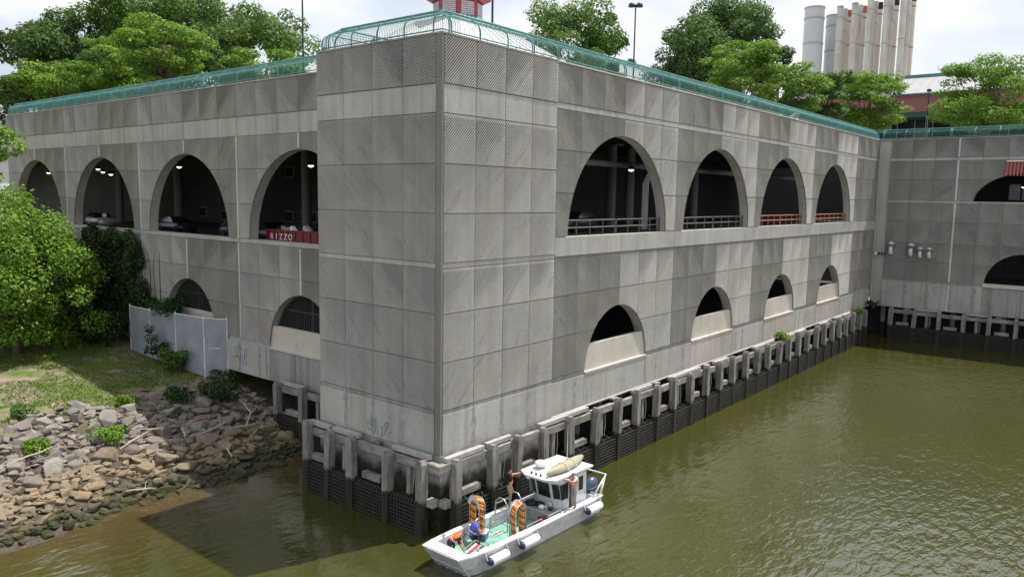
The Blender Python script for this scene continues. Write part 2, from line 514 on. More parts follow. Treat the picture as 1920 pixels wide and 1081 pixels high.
class MB:
    """collects boxes, bars, tubes and prisms; build() makes them ONE mesh"""
    def __init__(self):
        self.v = []
        self.f = []
    def add(self, vs, fs):
        b = len(self.v)
        self.v.extend([tuple(x) for x in vs])
        self.f.extend([tuple(i + b for i in q) for q in fs])
        return self
    def box(self, a, b):
        x0, y0, z0 = a
        x1, y1, z1 = b
        return self.add([(x0, y0, z0), (x1, y0, z0), (x1, y1, z0), (x0, y1, z0), (x0, y0, z1), (x1, y0, z1), (x1, y1, z1), (x0, y1, z1)],
                        [(0, 3, 2, 1), (4, 5, 6, 7), (0, 1, 5, 4), (1, 2, 6, 5), (2, 3, 7, 6), (3, 0, 4, 7)])
    def bar(self, p0, p1, w, h, up=(0, 0, 1)):
        p0, p1 = Vector(p0), Vector(p1)
        d = (p1 - p0).normalized()
        u = Vector(up)
        s = d.cross(u)
        if s.length < 1e-4:
            s = d.cross(Vector((1, 0, 0)))
        s.normalize()
        u = s.cross(d)
        c = [(-w / 2, -h / 2), (w / 2, -h / 2), (w / 2, h / 2), (-w / 2, h / 2)]
        vs = [p0 + s * a + u * b for a, b in c] + [p1 + s * a + u * b for a, b in c]
        return self.add(vs, [(0, 1, 2, 3), (7, 6, 5, 4), (0, 4, 5, 1), (1, 5, 6, 2), (2, 6, 7, 3), (3, 7, 4, 0)])
    def tube(self, pts, r, n=6, cap=True, closed=False):
        pts = [Vector(p) for p in pts]
        rs = r if isinstance(r, (list, tuple)) else [r] * len(pts)
        vs, fs = [], []
        m = len(pts)
        prev = None
        for i, p in enumerate(pts):
            a = pts[(i - 1) % m] if (closed or i > 0) else pts[i]
            b = pts[(i + 1) % m] if (closed or i < m - 1) else pts[i]
            d = (b - a).normalized()
            if prev is None:
                s = d.cross(Vector((0, 0, 1)))
                if s.length < 1e-3:
                    s = d.cross(Vector((1, 0, 0)))
            else:
                s = prev - d * prev.dot(d)
                if s.length < 1e-5:
                    s = d.cross(Vector((0, 0, 1)))
            s.normalize()
            prev = s
            t = d.cross(s)
            for k in range(n):
                an = 2 * math.pi * k / n
                vs.append(p + (s * math.cos(an) + t * math.sin(an)) * rs[i])
        for i in range(m if closed else m - 1):
            for k in range(n):
                a, b = i * n + k, i * n + (k + 1) % n
                c, e = ((i + 1) % m) * n + (k + 1) % n, ((i + 1) % m) * n + k
                fs.append((a, b, c, e))
        if cap and not closed:
            fs.append(tuple(range(n - 1, -1, -1)))
            fs.append(tuple((m - 1) * n + k for k in range(n)))
        return self.add(vs, fs)
    def cyl(self, c, r, z0, z1, n=16, r2=None):
        return self.tube([(c[0], c[1], z0), (c[0], c[1], z1)], [r, r if r2 is None else r2], n)
    def lathe(self, c, prof, n=16):
        vs, fs = [], []
        for r, z in prof:
            for k in range(n):
                a = 2 * math.pi * k / n
                vs.append((c[0] + r * math.cos(a), c[1] + r * math.sin(a), c[2] + z))
        for i in range(len(prof) - 1):
            for k in range(n):
                fs.append((i * n + k, i * n + (k + 1) % n, (i + 1) * n + (k + 1) % n, (i + 1) * n + k))
        fs.append(tuple(range(n - 1, -1, -1)))
        fs.append(tuple((len(prof) - 1) * n + k for k in range(n)))
        return self.add(vs, fs)
    def quad(self, a, b, c, d):
        return self.add([a, b, c, d], [(0, 1, 2, 3)])
    def build(self, name, mat, parent=None, smooth=False, local=False, loc=None, bevel=0):
        off = Vector((0, 0, 0)) if local else wl(parent)
        me = bpy.data.meshes.new(name)
        if off.length:
            ox, oy, oz = off
            vs = [(x - ox, y - oy, z - oz) for x, y, z in self.v]
        else:
            vs = self.v
        me.from_pydata(vs, [], self.f)
        if bevel:
            bm = bmesh.new()
            bm.from_mesh(me)
            bmesh.ops.recalc_face_normals(bm, faces=bm.faces)
            bmesh.ops.bevel(bm, geom=list(bm.edges), offset=bevel, segments=1, affect='EDGES', profile=0.5)
            bm.to_mesh(me)
            bm.free()
        if smooth:
            me.shade_smooth()
        o = link_mesh(name, me, mat, parent)
        WL[o.name] = off if parent else Vector((0, 0, 0))
        return o
def B1(name, mat, parent, a, b, **k):
    return MB().box(a, b).build(name, mat, parent, **k)
# ------------------------------------------------------------------ the garage walls
class Frame:
    """a wall's own axes: u runs right as seen from outside, n runs inward, z up"""
    def __init__(self, ox, oy, left=False):
        self.o = Vector((ox, oy, 0))
        self.left = left
        self.rz = R(-90) if left else 0.0
    def p(self, u, n, z):
        if self.left:
            return Vector((self.o.x + n, self.o.y - u, z))
        return Vector((self.o.x + u, self.o.y + n, z))

class WB(MB):
    def __init__(self, fr):
        super().__init__()
        self.fr = fr
    def wbox(self, u0, u1, n0, n1, z0, z1):
        a, b = self.fr.p(u0, n0, z0), self.fr.p(u1, n1, z1)
        return self.box((min(a.x, b.x), min(a.y, b.y), z0), (max(a.x, b.x), max(a.y, b.y), z1))

def arch_top(ar, u):
    cx, cz, a, b = ar
    t = (u - cx) / a
    return cz + b * math.sqrt(max(0.0, 1 - t * t))

def wall_core(fr, u0, u1, z0, z1, arches, th, n0=0.06):
    """concrete wall with semi-elliptic openings, a front, a back and the curved reveals"""
    us = {u0, u1}
    for ar in arches:
        for k in range(33):
            u = ar[0] - ar[2] * math.cos(math.pi * k / 32)
            if u0 <= u <= u1:
                us.add(round(u, 4))
    us = sorted(us)
    w = WB(fr)
    P = fr.p
    for a, b in zip(us, us[1:]):
        if b - a < 1e-3:
            continue
        m = (a + b) / 2
        ops = sorted([ar for ar in arches if abs(m - ar[0]) < ar[2]], key=lambda q: q[1])
        la, lb = z0, z0
        for ar in ops:
            w.quad(P(a, n0, la), P(b, n0, lb), P(b, n0, ar[1]), P(a, n0, ar[1]))
            w.quad(P(b, th, lb), P(a, th, la), P(a, th, ar[1]), P(b, th, ar[1]))
            w.quad(P(a, n0, ar[1]), P(b, n0, ar[1]), P(b, th, ar[1]), P(a, th, ar[1]))
            la, lb = arch_top(ar, a), arch_top(ar, b)
            w.quad(P(a, th, la), P(b, th, lb), P(b, n0, lb), P(a, n0, la))
        w.quad(P(a, n0, la), P(b, n0, lb), P(b, n0, z1), P(a, n0, z1))
        w.quad(P(b, th, lb), P(a, th, la), P(a, th, z1), P(b, th, z1))
        w.quad(P(a, n0, z1), P(b, n0, z1), P(b, th, z1), P(a, th, z1))
        w.quad(P(b, n0, z0), P(a, n0, z0), P(a, th, z0), P(b, th, z0))
    return w

def seg_line(s, c, w, h, ar):
    """the stretches of u where z = s*u + c lies in the panel and outside the arch"""
    lo, hi = (-c / s, (h - c) / s)
    if lo > hi:
        lo, hi = hi, lo
    lo, hi = max(lo, 0.0), min(hi, w)
    if hi - lo < 0.01:
        return []
    if not ar:
        return [(lo, hi)]
    cx, cz, a, b = ar
    k = c - cz
    A = 1 / a ** 2 + s * s / b ** 2
    Bq = -2 * cx / a ** 2 + 2 * s * k / b ** 2
    Cq = cx * cx / a ** 2 + k * k / b ** 2 - 1
    D = Bq * Bq - 4 * A * Cq
    if D <= 0:
        return [(lo, hi)]
    r0, r1 = (-Bq - math.sqrt(D)) / (2 * A), (-Bq + math.sqrt(D)) / (2 * A)
    out = []
    if r0 > lo:
        out.append((lo, min(hi, r0)))
    if r1 < hi:
        out.append((max(lo, r1), hi))
    return [q for q in out if q[1] - q[0] > 0.02]

PANEL_CACHE = {}
def panel_mesh(w, h, s, ar=None, pitch=0.165):
    key = (round(w, 3), round(h, 3), s, tuple(round(q, 3) for q in ar) if ar else None)
    if key in PANEL_CACHE:
        return PANEL_CACHE[key]
    m = MB()
    f, ob = -0.0, 0.06
    us = [0.0, w]
    if ar:
        us += [ar[0] - ar[2] * math.cos(math.pi * k / 48) for k in range(49)]
    us = sorted({round(q, 4) for q in us if 0 <= q <= w})
    def zl(u):
        if ar and abs(u - ar[0]) < ar[2]:
            return min(h, max(0.0, arch_top(ar, u)))
        return 0.0
    area = 0
    for a, b in zip(us, us[1:]):
        za, zb = zl(a), zl(b)
        if h - max(za, zb) < 1e-3 and h - min(za, zb) < 0.02:
            continue
        area += (b - a) * (h - (za + zb) / 2)
        m.quad((a, f, za), (b, f, zb), (b, f, h), (a, f, h))
        m.quad((a, ob, za), (b, ob, zb), (b, f, zb), (a, f, za))
        m.quad((a, f, h), (b, f, h), (b, ob, h), (a, ob, h))
    if area < 0.05:
        PANEL_CACHE[key] = None
        return None
    if zl(0.0) < h - 0.01:
        m.quad((0, ob, zl(0.0)), (0, f, zl(0.0)), (0, f, h), (0, ob, h))
    if zl(w) < h - 0.01:
        m.quad((w, f, zl(w)), (w, ob, zl(w)), (w, ob, h), (w, f, h))
    nplate = len(m.f)
    bw, tw, dp = 0.053, 0.027, 0.075
    c = (-w if s > 0 else 0.0) + pitch / 2
    end = h if s > 0 else h + w
    while c < end:
        base = seg_line(s, c, w, h, ar)
        lines = [seg_line(s, c + o, w, h, ar) for o in (-bw, -tw, tw, bw)]
        for i, sg in enumerate(base):
            L = [ln[i] if len(ln) == len(base) else sg for ln in lines]
            vs = []
            for (u0, u1), o, d in zip(L, (-bw, -tw, tw, bw), (0.0, dp, dp, 0.0)):
                vs.append((u0, f - d, min(h, max(0, s * u0 + c + o))))
                vs.append((u1, f - d, min(h, max(0, s * u1 + c + o))))
            m.add(vs, [(0, 1, 3, 2), (2, 3, 5, 4), (4, 5, 7, 6), (0, 2, 4, 6), (1, 7, 5, 3)])
        c += pitch
    me = bpy.data.meshes.new('panel')
    me.from_pydata(m.v, [], m.f)
    bm = bmesh.new()
    bm.from_mesh(me)
    bmesh.ops.recalc_face_normals(bm, faces=[q for q in bm.faces])
    bm.to_mesh(me)
    bm.free()
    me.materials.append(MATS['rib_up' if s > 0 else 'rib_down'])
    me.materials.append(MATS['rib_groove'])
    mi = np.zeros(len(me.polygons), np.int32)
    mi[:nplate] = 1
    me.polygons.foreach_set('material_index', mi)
    PANEL_CACHE[key] = me
    return me

def put_panels(fr, parent, cols, rows, arches, gap=0.05):
    """cols: (u0, u1, slope); rows: (z0, z1)"""
    base = wl(parent)
    for u0, u1, s in cols:
        for z0, z1 in rows:
            w, h = u1 - u0 - gap, z1 - z0 - gap
            ar = None
            for a in arches:
                if a[0] - a[2] < u1 and a[0] + a[2] > u0 and a[1] < z1 and a[1] + a[3] > z0:
                    ar = (a[0] - u0 - gap / 2, a[1] - z0 - gap / 2, a[2], a[3])
            me = panel_mesh(w, h, s, ar)
            if me is None:
                continue
            p = fr.p(u0 + gap / 2, 0.0, z0 + gap / 2) - base
            link_mesh('panel', me, None, parent, p, fr.rz)

def plain_blocks(fr, parent, name, mat, us, z0, z1, n0, gap=0.04):
    """plain cast blocks between joints, each a piece of its own"""
    base = wl(parent)
    for a, b in zip(us, us[1:]):
        w, h = b - a - gap, z1 - z0
        key = ('blk', round(w, 3), round(h, 3), mat, round(n0, 3))
        me = PANEL_CACHE.get(key)
        if me is None:
            m = MB().box((0, n0, 0), (w, 0.08, h))
            me = bpy.data.meshes.new(name)
            me.from_pydata(m.v, [], m.f)
            me.materials.append(MATS[mat])
            PANEL_CACHE[key] = me
        link_mesh(name, me, None, parent, fr.p(a + gap / 2, 0, z0) - base, fr.rz)

def stain(fr, parent, u, w, z0, z1, seed, n):
    """a run of soot below a joint: a thin uneven sheet lying on the wall"""
    rd = random.Random(seed)
    m = MB()
    k = 9
    L, Rr = [], []
    for i in range(k + 1):
        z = z1 + (z0 - z1) * i / k
        ww = w * (0.8 + 0.2 * math.sin(i * 1.3 + seed)) * rd.uniform(0.85, 1.1)
        L.append(fr.p(u - ww / 2 + rd.uniform(-.05, .05), n, z))
        Rr.append(fr.p(u + ww / 2 + rd.uniform(-.05, .05), n, z))
    for i in range(k):
        m.quad(L[i + 1], Rr[i + 1], Rr[i], L[i])
    return m.build('soot_streak', 'concrete_soot', parent)
_t = NT('concrete_soot')
_t.done(_t.ramp(_t.noise(_t.pos(), 3.0, 5), [(0.3, (0.21, 0.205, 0.195)), (0.7, (0.37, 0.36, 0.345))]), 0.95)

concrete('concrete_dark', (0.21, 0.208, 0.205), streak=0.5)
# ---- corner tower
TW, TD = 9.44, 9.68
FR_R, FR_TL = Frame(0.0, 0.0), Frame(0.0, TD, True)
ZT = 24.88
tower = thing('corner_tower', (0, 0, 0), 'tall square ribbed concrete corner tower standing in the river at the boat', 'tower')
TROWS = [(22.49, 24.80), (18.66, 21.09), (16.22, 18.66), (13.77, 16.22), (11.22, 13.5), (8.74, 11.22), (6.28, 8.74)]
B1('wall', 'concrete', tower, (0.06, 0.06, -1.0), (TW - 0.02, TD, 24.7))
for fr, w, lead, sl in ((FR_R, TW, 0.10, 1), (FR_TL, TD, 0.0, -1)):
    if fr is FR_R:
        us = [lead + (w - lead) / 4 * i for i in range(5)]
    else:
        us = [(w - 0.36) / 4 * i for i in range(5)]
    put_panels(fr, tower, [(a, b, sl) for a, b in zip(us, us[1:])], TROWS, [])
    plain_blocks(fr, tower, 'band_block', 'concrete', us, 21.12, 22.46, -0.035)
    plain_blocks(fr, tower, 'string_course', 'concrete', us, 13.52, 13.75, -0.03)
    plain_blocks(fr, tower, 'plinth_ledge', 'concrete_dirty', us, 6.08, 6.26, -0.04)
    plain_blocks(fr, tower, 'plinth_block', 'concrete', us, 3.98, 6.06, -0.08)
    for i, u in enumerate(us[1:4]):
        stain(fr, tower, u, 0.42, 4.1, 6.05, i + 3 * (fr is FR_R), -0.083)
m = MB()
m.box((-0.05, -0.05, 3.99), (0.10, 0.34, 24.80))
m.build('corner_strip', 'concrete_dark', tower)
m = MB()
m.box((-0.10, -0.10, -1.0), (TW, 0.05, 3.96))
m.box((-0.10, 0.06, -1.0), (0.05, TD, 3.96))
m.build('footing', 'footing_wet', tower)
m = MB()
m.box((-0.07, -0.07, 24.80), (TW, 0.45, 24.89))
m.box((-0.07, 0.46, 24.80), (0.45, TD, 24.89))
m.build('coping', 'concrete_dirty', tower)
B1('roof_deck', 'concrete', tower, (0.46, 0.46, 23.9), (TW + 2, TD, 24.0))

def arch_bays(u0, n, bay, cz, a, b):
    return [(u0 + bay * (i + 0.5), cz, a, b) for i in range(n)]

def railing(fr, parent, ar, n, mat, z):
    w = WB(fr)
    a = ar[2] * 0.985
    P = fr.p
    L, Rr = ar[0] - a, ar[0] + a
    for (p, q) in ((L, ar[0] - 0.08), (ar[0] + 0.08, Rr)):
        for zz in (z + 0.5, z + 0.95):
            w.tube([P(p, n, zz), P(q, n, zz)], 0.055, 6)
        k = 4
        for i in range(k + 1):
            u = p + (q - p) * i / k
            u = min(max(u, L + .1), Rr - .1)
            w.tube([P(u, n, z), P(u, n, z + 0.97)], 0.045, 6)
    return w.build('railing', mat, parent)

def lamp(fr, parent, u, n, z):
    p = fr.p(u, n, z)
    l_ = MB().lathe(p, [(0.04, 0.55), (0.04, 0.3), (0.14, 0.25), (0.24, 0.08), (0.26, 0.0)], 10).build('ceiling_lamp', 'dark_metal', parent)
    MB().lathe(p, [(0.22, 0.01), (0.19, -0.09), (0.07, -0.15)], 10).build('lamp_globe', 'lamp_glow', l_)

def sill_wall(fr, parent, ar, ztop, n=0.4):
    """the pale infill wall that closes the foot of a lower arch"""
    w = WB(fr)
    P = fr.p
    us = [ar[0] - ar[2] * 0.999 * math.cos(math.pi * k / 40) for k in range(41)]
    for a, b in zip(us, us[1:]):
        za, zb = min(ztop, arch_top(ar, a)), min(ztop, arch_top(ar, b))
        w.quad(P(a, 0.10, ar[1]), P(b, 0.10, ar[1]), P(b, 0.10, zb), P(a, 0.10, za))
        w.quad(P(a, 0.10, za), P(b, 0.10, zb), P(b, n, zb), P(a, n, za))
        w.quad(P(b, n, ar[1]), P(a, n, ar[1]), P(a, n, za), P(b, n, zb))
    w.wbox(ar[0] - ar[2] - 0.02, ar[0] + ar[2] + 0.02, -0.10, 0.12, ar[1] - 0.1, ar[1] + 0.02)
    return w.build('sill_wall', 'concrete_pale', parent)

# ---- wing along the water
PW = 2.5
wing = thing('garage_wing', (9.51, 0.09, 0), 'long sunlit ribbed concrete garage wing with four railed arches along the water', 'building')
FW = Frame(9.51, 0.09)
LW = 78.85 - 9.51
UP = arch_bays(0, 4, 15.0, 14.75, 6.17, 6.36)
LO = arch_bays(0, 4, 15.0, 6.1, 3.88, 3.95)
wall_core(FW, 0, LW, 3.95, 24.78, UP + LO, 0.72).build('wall', 'concrete', wing)
cols = []
for b in range(4):
    for k in range(6):
        cols.append((b * 15 + k * PW, b * 15 + (k + 1) * PW, -1 if k < 3 else 1))
for k in range(3):
    cols.append((60 + k * (LW - 60) / 3, 60 + (k + 1) * (LW - 60) / 3, -1))
WROWS = [(22.55, 24.80), (19.85, 22.2), (17.35, 19.85), (14.78, 17.35), (11.22, 13.6), (8.74, 11.22), (6.28, 8.74)]
put_panels(FW, wing, cols, WROWS, UP + LO)
ue = [c[0] for c in cols] + [LW]
plain_blocks(FW, wing, 'string_course', 'concrete', ue, 22.22, 22.53, -0.05)
def gap_blocks(fr, parent, name, mat, us, z0, z1, n0):
    plain_blocks(fr, parent, name, mat, us, z0, z1, n0)
plain_blocks(FW, wing, 'ledge_block', 'concrete', [0, 7.5, 15, 22.5, 30, 37.5, 45, 52.5, 60, 62.3, 64.6, 66.9, LW], 13.62, 14.74, -0.10)
plain_blocks(FW, wing, 'plinth_ledge', 'concrete_dirty', [0, 3.6], 6.1, 6.26, -0.03)
for b in range(4):
    if b < 3:
        plain_blocks(FW, wing, 'plinth_ledge', 'concrete_dirty', [b * 15 + 11.4, b * 15 + 15, b * 15 + 18.6], 6.1, 6.26, -0.03)
for b in range(4):
    plain_blocks(FW, wing, 'plinth_block', 'concrete', [b * 15, b * 15 + 3.55], 3.98, 5.98, -0.06)
    plain_blocks(FW, wing, 'plinth_block', 'concrete_warm' if b else 'concrete', [b * 15 + 3.55, b * 15 + 11.45], 3.98, 5.98, -0.06)
    plain_blocks(FW, wing, 'plinth_block', 'concrete', [b * 15 + 11.45, b * 15 + 15], 3.98, 5.98, -0.06)
plain_blocks(FW, wing, 'plinth_block', 'concrete', [60, 62.3, 64.6, 66.9, LW], 3.98, 5.98, -0.06)
for i, u in enumerate([2.5, 11.3, 12.9, 17.3, 27.2, 28.6, 33.2, 42.0, 43.2, 48.2, 57.0, 58.2, 62.4, 64.7, 67.0]):
    stain(FW, wing, u, 0.35, 4.1, 5.97, i, -0.063)
w = WB(FW)
w.wbox(0, LW, -0.2, 0.04, 3.86, 3.945)
w.build('foot_ledge', 'concrete_warm', wing)
w = WB(FW)
w.wbox(0, LW, -0.09, 1.2, 24.80, 24.89)
w.build('coping', 'concrete_pale', wing)
for i, ar in enumerate(UP):
    railing(FW, wing, ar, 0.40, 'steel_rail' if i < 2 else 'rust_rail', 14.76)
for ar in LO:
    sill_wall(FW, wing, ar, 7.8)
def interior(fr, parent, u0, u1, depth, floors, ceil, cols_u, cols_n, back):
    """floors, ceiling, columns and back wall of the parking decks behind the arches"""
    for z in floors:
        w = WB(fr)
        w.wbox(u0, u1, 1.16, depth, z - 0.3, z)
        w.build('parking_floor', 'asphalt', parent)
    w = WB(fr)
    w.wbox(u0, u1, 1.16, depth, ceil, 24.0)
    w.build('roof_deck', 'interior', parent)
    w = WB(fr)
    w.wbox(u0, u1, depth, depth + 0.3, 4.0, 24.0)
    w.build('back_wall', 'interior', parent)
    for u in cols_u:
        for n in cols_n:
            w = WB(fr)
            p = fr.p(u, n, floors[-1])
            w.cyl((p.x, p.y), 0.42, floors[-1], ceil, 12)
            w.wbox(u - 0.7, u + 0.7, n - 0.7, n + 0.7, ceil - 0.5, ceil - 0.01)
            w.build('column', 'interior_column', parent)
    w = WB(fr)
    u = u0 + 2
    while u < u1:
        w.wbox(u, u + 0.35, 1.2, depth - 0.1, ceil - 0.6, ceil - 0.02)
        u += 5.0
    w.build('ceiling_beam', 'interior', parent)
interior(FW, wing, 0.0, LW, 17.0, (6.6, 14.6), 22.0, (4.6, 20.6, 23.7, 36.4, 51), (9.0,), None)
w = WB(FW)
w.tube([FW.p(0.5, 4.2, 19.6), FW.p(58, 4.2, 19.6)], 0.22, 10)
w.build('ceiling_pipe', 'interior_column', wing)
for k in range(4):
    w = WB(FW)
    P = FW.p
    uu = 19.0 + k * 0.26
    w.tube([P(uu, 5.0, 14.6), P(uu, 5.0, 18.3), P(uu + 0.5, 5.0, 19.0), P(uu + 3, 5.0, 19.4)], 0.1, 7)
    w.build('riser_pipe', 'galvanised', wing)
for u in (2.2, 5.1, 7.6, 9.8, 11.6):
    w = WB(FW)
    w.wbox(u, u + 1.5, 16.85, 16.98, 17.6, 18.7)
    a = w.build('back_window', 'window_frame', wing)
    w = WB(FW)
    w.wbox(u + 0.1, u + 1.4, 16.8, 16.84, 17.7, 18.6)
    w.build('pane', 'glass_dark', a)
for u in (1.5, 10.4):
    w = WB(FW)
    w.wbox(u, u + 1.4, 16.8, 16.98, 14.62, 16.9)
    w.build('back_door', 'dark_metal', wing)
lamp(FW, wing, 14.53, 3.5, 19.25)

# ---- wing behind the trees
lw = thing('garage_wing', (4.38, 24.99, 0), 'shaded ribbed concrete garage wing behind the leafy bank with barred lower arches', 'building')
YL0 = 24.99 + 18 * PW           # far end of the pattern
FL = Frame(4.38, YL0, True)
LL = YL0 - TD                   # wall length, ends against the tower
def lu(j):                      # joint j counted away from the bay line at y = 24.99
    return YL0 - (24.99 + j * PW)
UPL = [(lu(3 + 6 * b), 13.70, 6.17, 6.30) for b in (-1, 0, 1, 2)]
LOL = [(lu(3 + 6 * b), 6.05, 3.88, 4.08) for b in (-1, 0)]
wall_core(FL, 0, LL, 3.6, 24.78, UPL + LOL, 0.72).build('wall', 'concrete', lw)
cols = []
j = 18
while j > -7:
    k = (j - 3) % 6
    # left half of every bay has ribs falling to the right, the right half rising
    s = -1 if 1 <= k <= 3 else 1
    cols.append((lu(j), lu(j - 1), s))
    j -= 1
cols[-1] = (cols[-1][0], min(cols[-1][1], LL), cols[-1][2])
cols = [c for c in cols if c[1] - c[0] > 0.4 and c[0] < LL]
LROWS = [(22.49, 24.80), (18.75, 21.09), (16.25, 18.75), (13.72, 16.25), (11.2, 13.42), (8.7, 11.2), (6.28, 8.7)]
put_panels(FL, lw, cols, LROWS, UPL + LOL)
ue = [c[0] for c in cols] + [cols[-1][1]]
plain_blocks(FL, lw, 'band_block', 'concrete', ue, 21.12, 22.46, -0.035)
plain_blocks(FL, lw, 'ledge_block', 'concrete', ue[::3] + [ue[-1]], 13.44, 13.69, -0.06)
plain_blocks(FL, lw, 'plinth_block', 'concrete', [0, lu(6), lu(4.6), lu(1.4), lu(0.35), lu(-1.45)], 3.62, 5.95, -0.06)
plain_blocks(FL, lw, 'plinth_block', 'concrete_dirty', [lu(-1.45), lu(-4.6), LL], 3.62, 5.92, -0.03)
for i, u in enumerate([lu(0.1), lu(-0.95), lu(-1.3)]):
    stain(FL, lw, u, 0.45, 3.7, 5.94, i + 5, -0.064)
w = WB(FL)
w.wbox(0, LL, -0.09, 1.2, 24.80, 24.89)
w.build('coping', 'concrete', lw)
for i, ar in enumerate(LOL):
    sill_wall(FL, lw, ar, 7.65)
    w = WB(FL)
    P = FL.p
    k = 40
    for q in range(1, k):
        u = ar[0] - ar[2] + 2 * ar[2] * q / k
        zt = arch_top((ar[0], ar[1], ar[2] - .05, ar[3] - .05), u)
        if zt > 7.7:
            w.bar(P(u, 0.5, 7.6), P(u, 0.5, zt), 0.06, 0.06)
    w.bar(P(ar[0] - 3.2, 0.49, 8.9), P(ar[0] + 3.2, 0.49, 8.9), 0.09, 0.09)
    w.bar(P(ar[0] + 0.6, 0.49, 7.6), P(ar[0] + 0.6, 0.49, 10.0), 0.14, 0.1)
    pts = [P(ar[0] - (ar[2] - .12) * math.cos(math.pi * t / 24), 0.49, ar[1] + (ar[3] - .12) * math.sin(math.pi * t / 24)) for t in range(3, 22)]
    w.tube(pts, 0.07, 5)
    w.build('window_grille', 'bars_black', lw)
for jj, z0, z1 in [(q, 13.72, 21.08) for q in (0, 6, 12)] + [(q, 6.3, 13.4) for q in (0, 6)] + [(q, 20.1, 21.08) for q in (-3, 3, 9, 15)] + [(q, 10.2, 13.3) for q in (-3, 3)]:
    w = WB(FL)
    w.wbox(lu(jj) - 0.08, lu(jj) + 0.08, -0.10, 0.07, z0, z1)
    w.build('joint_strip', 'joint_pale', lw)
interior(FL, lw, 0.0, LL - 0.4, 19.0, (6.6, 13.3), 21.5, (lu(16.5), lu(11.08), lu(6.6), lu(2.2)), (10.0,), None)
w = WB(FL)
w.wbox(-0.4, -0.05, 0.06, 19.3, 2.0, 24.78)
w.build('end_wall', 'concrete', lw)
w = WB(FL)
w.wbox(LL - 0.35, LL - 0.05, 1.16, 19.3, 4.0, 24.0)
w.build('cross_wall', 'interior', lw)
for jj, zz, nn in ((17.0, 18.85, 3.0), (12.05, 19.15, 3.0), (13.49, 18.95, 5.0), (12.75, 18.7, 5.0), (5.64, 19.2, 3.0), (-1.86, 19.1, 3.0)):
    lamp(FL, lw, lu(jj), nn, zz)
for jj, zz in ((15.4, 14.6), (13.4, 14.3), (8.3, 14.5), (8.2, 19.3), (7.2, 14.6), (6.6, 14.6)):
    w = WB(FL)
    w.wbox(lu(jj) - 0.75, lu(jj) + 0.75, 18.8, 18.98, zz - 0.6, zz + 0.6)
    a = w.build('back_window', 'window_frame', lw)
    w = WB(FL)
    w.wbox(lu(jj) - 0.6, lu(jj) + 0.6, 18.72, 18.79, zz - 0.48, zz + 0.48)
    w.build('pane', 'glass_dark', a)

# ---- wing across the end of the basin
ew = thing('garage_wing', (78.85, -1.41, 0), 'far shaded concrete garage wing across the end of the basin with wide low arches', 'building')
FE = Frame(78.85, 0.0, True)
LE = 34.0
AE = [(1.41 + 6 * PW, 17.2, 5.75, 3.55), (1.41 + 6 * PW, 7.5, 3.95, 3.87)]
wall_core(FE, 0, LE, 3.95, 24.78, AE, 0.72).build('wall', 'concrete', ew)
cols = [(1.41 + k * PW, 1.41 + (k + 1) * PW, 1 if k < 3 else (-1 if (k - 3) % 6 < 3 else 1)) for k in range(13)]
put_panels(FE, ew, cols, [(22.55, 24.80), (19.9, 22.2), (17.36, 19.9), (14.8, 17.12), (12.21, 14.8), (9.9, 12.21), (7.44, 9.9)], AE)
ue = [c[0] for c in cols] + [cols[-1][1]]
plain_blocks(FE, ew, 'string_course', 'concrete', ue, 22.22, 22.53, -0.05)
plain_blocks(FE, ew, 'string_course', 'concrete', ue, 17.13, 17.34, -0.05)
plain_blocks(FE, ew, 'plinth_block', 'concrete', ue[:5] + [1.41 + 6 * PW - 3.9], 3.98, 7.2, -0.05)
plain_blocks(FE, ew, 'plinth_block', 'concrete_dirty', [1.41 + 6 * PW - 3.9, 1.41 + 6 * PW, 1.41 + 6 * PW + 3.9, LE], 3.98, 7.2, -0.03)
for i, u in enumerate(ue[1:5] + [1.41 + 6 * PW - 3.85]):
    stain(FE, ew, u + .2, 0.5, 4.1, 7.15, i + 2, -0.053)
w = WB(FE)
w.wbox(0, LE, -0.09, 1.2, 24.80, 24.89)
w.build('coping', 'concrete', ew)
w = WB(FE)
w.wbox(AE[1][0] - 3.95, AE[1][0] + 3.95, -0.14, 0.5, 7.3, 7.72)
w.build('sill_wall', 'concrete_pale', ew)
for z0, z1 in ((3.99, 7.2), (7.5, 17.1), (17.4, 22.2), (22.6, 24.79)):
    w = WB(FE)
    w.wbox(1.41 + 3 * PW - 0.1, 1.41 + 3 * PW + 0.1, -0.10, 0.07, z0, z1)
    w.build('joint_strip', 'joint_pale', ew)
interior(FE, ew, 0.2, LE, 16.0, (7.2, 16.9), 21.8, (9.0, 19.0), (8.0,), None)
for u in (13.2, 14.6, 16.0, 17.4):
    w = WB(FE)
    w.wbox(u, u + 1.25, 9.0, 9.08, 17.6, 19.6)
    a = w.build('office_window', 'window_frame', ew)
    w = WB(FE)
    w.wbox(u + .06, u + 1.19, 8.95, 8.99, 17.7, 19.5)
    w.build('pane', 'glass_dark', a)
lamp(FE, ew, 15.0, 6.0, 19.2)
# closed rear body of the block so that light cannot enter from behind
w = MB()
w.box((96, -34, 3), (96.4, 60, 23.9))
w.build('rear_wall', 'void_dark', ew)

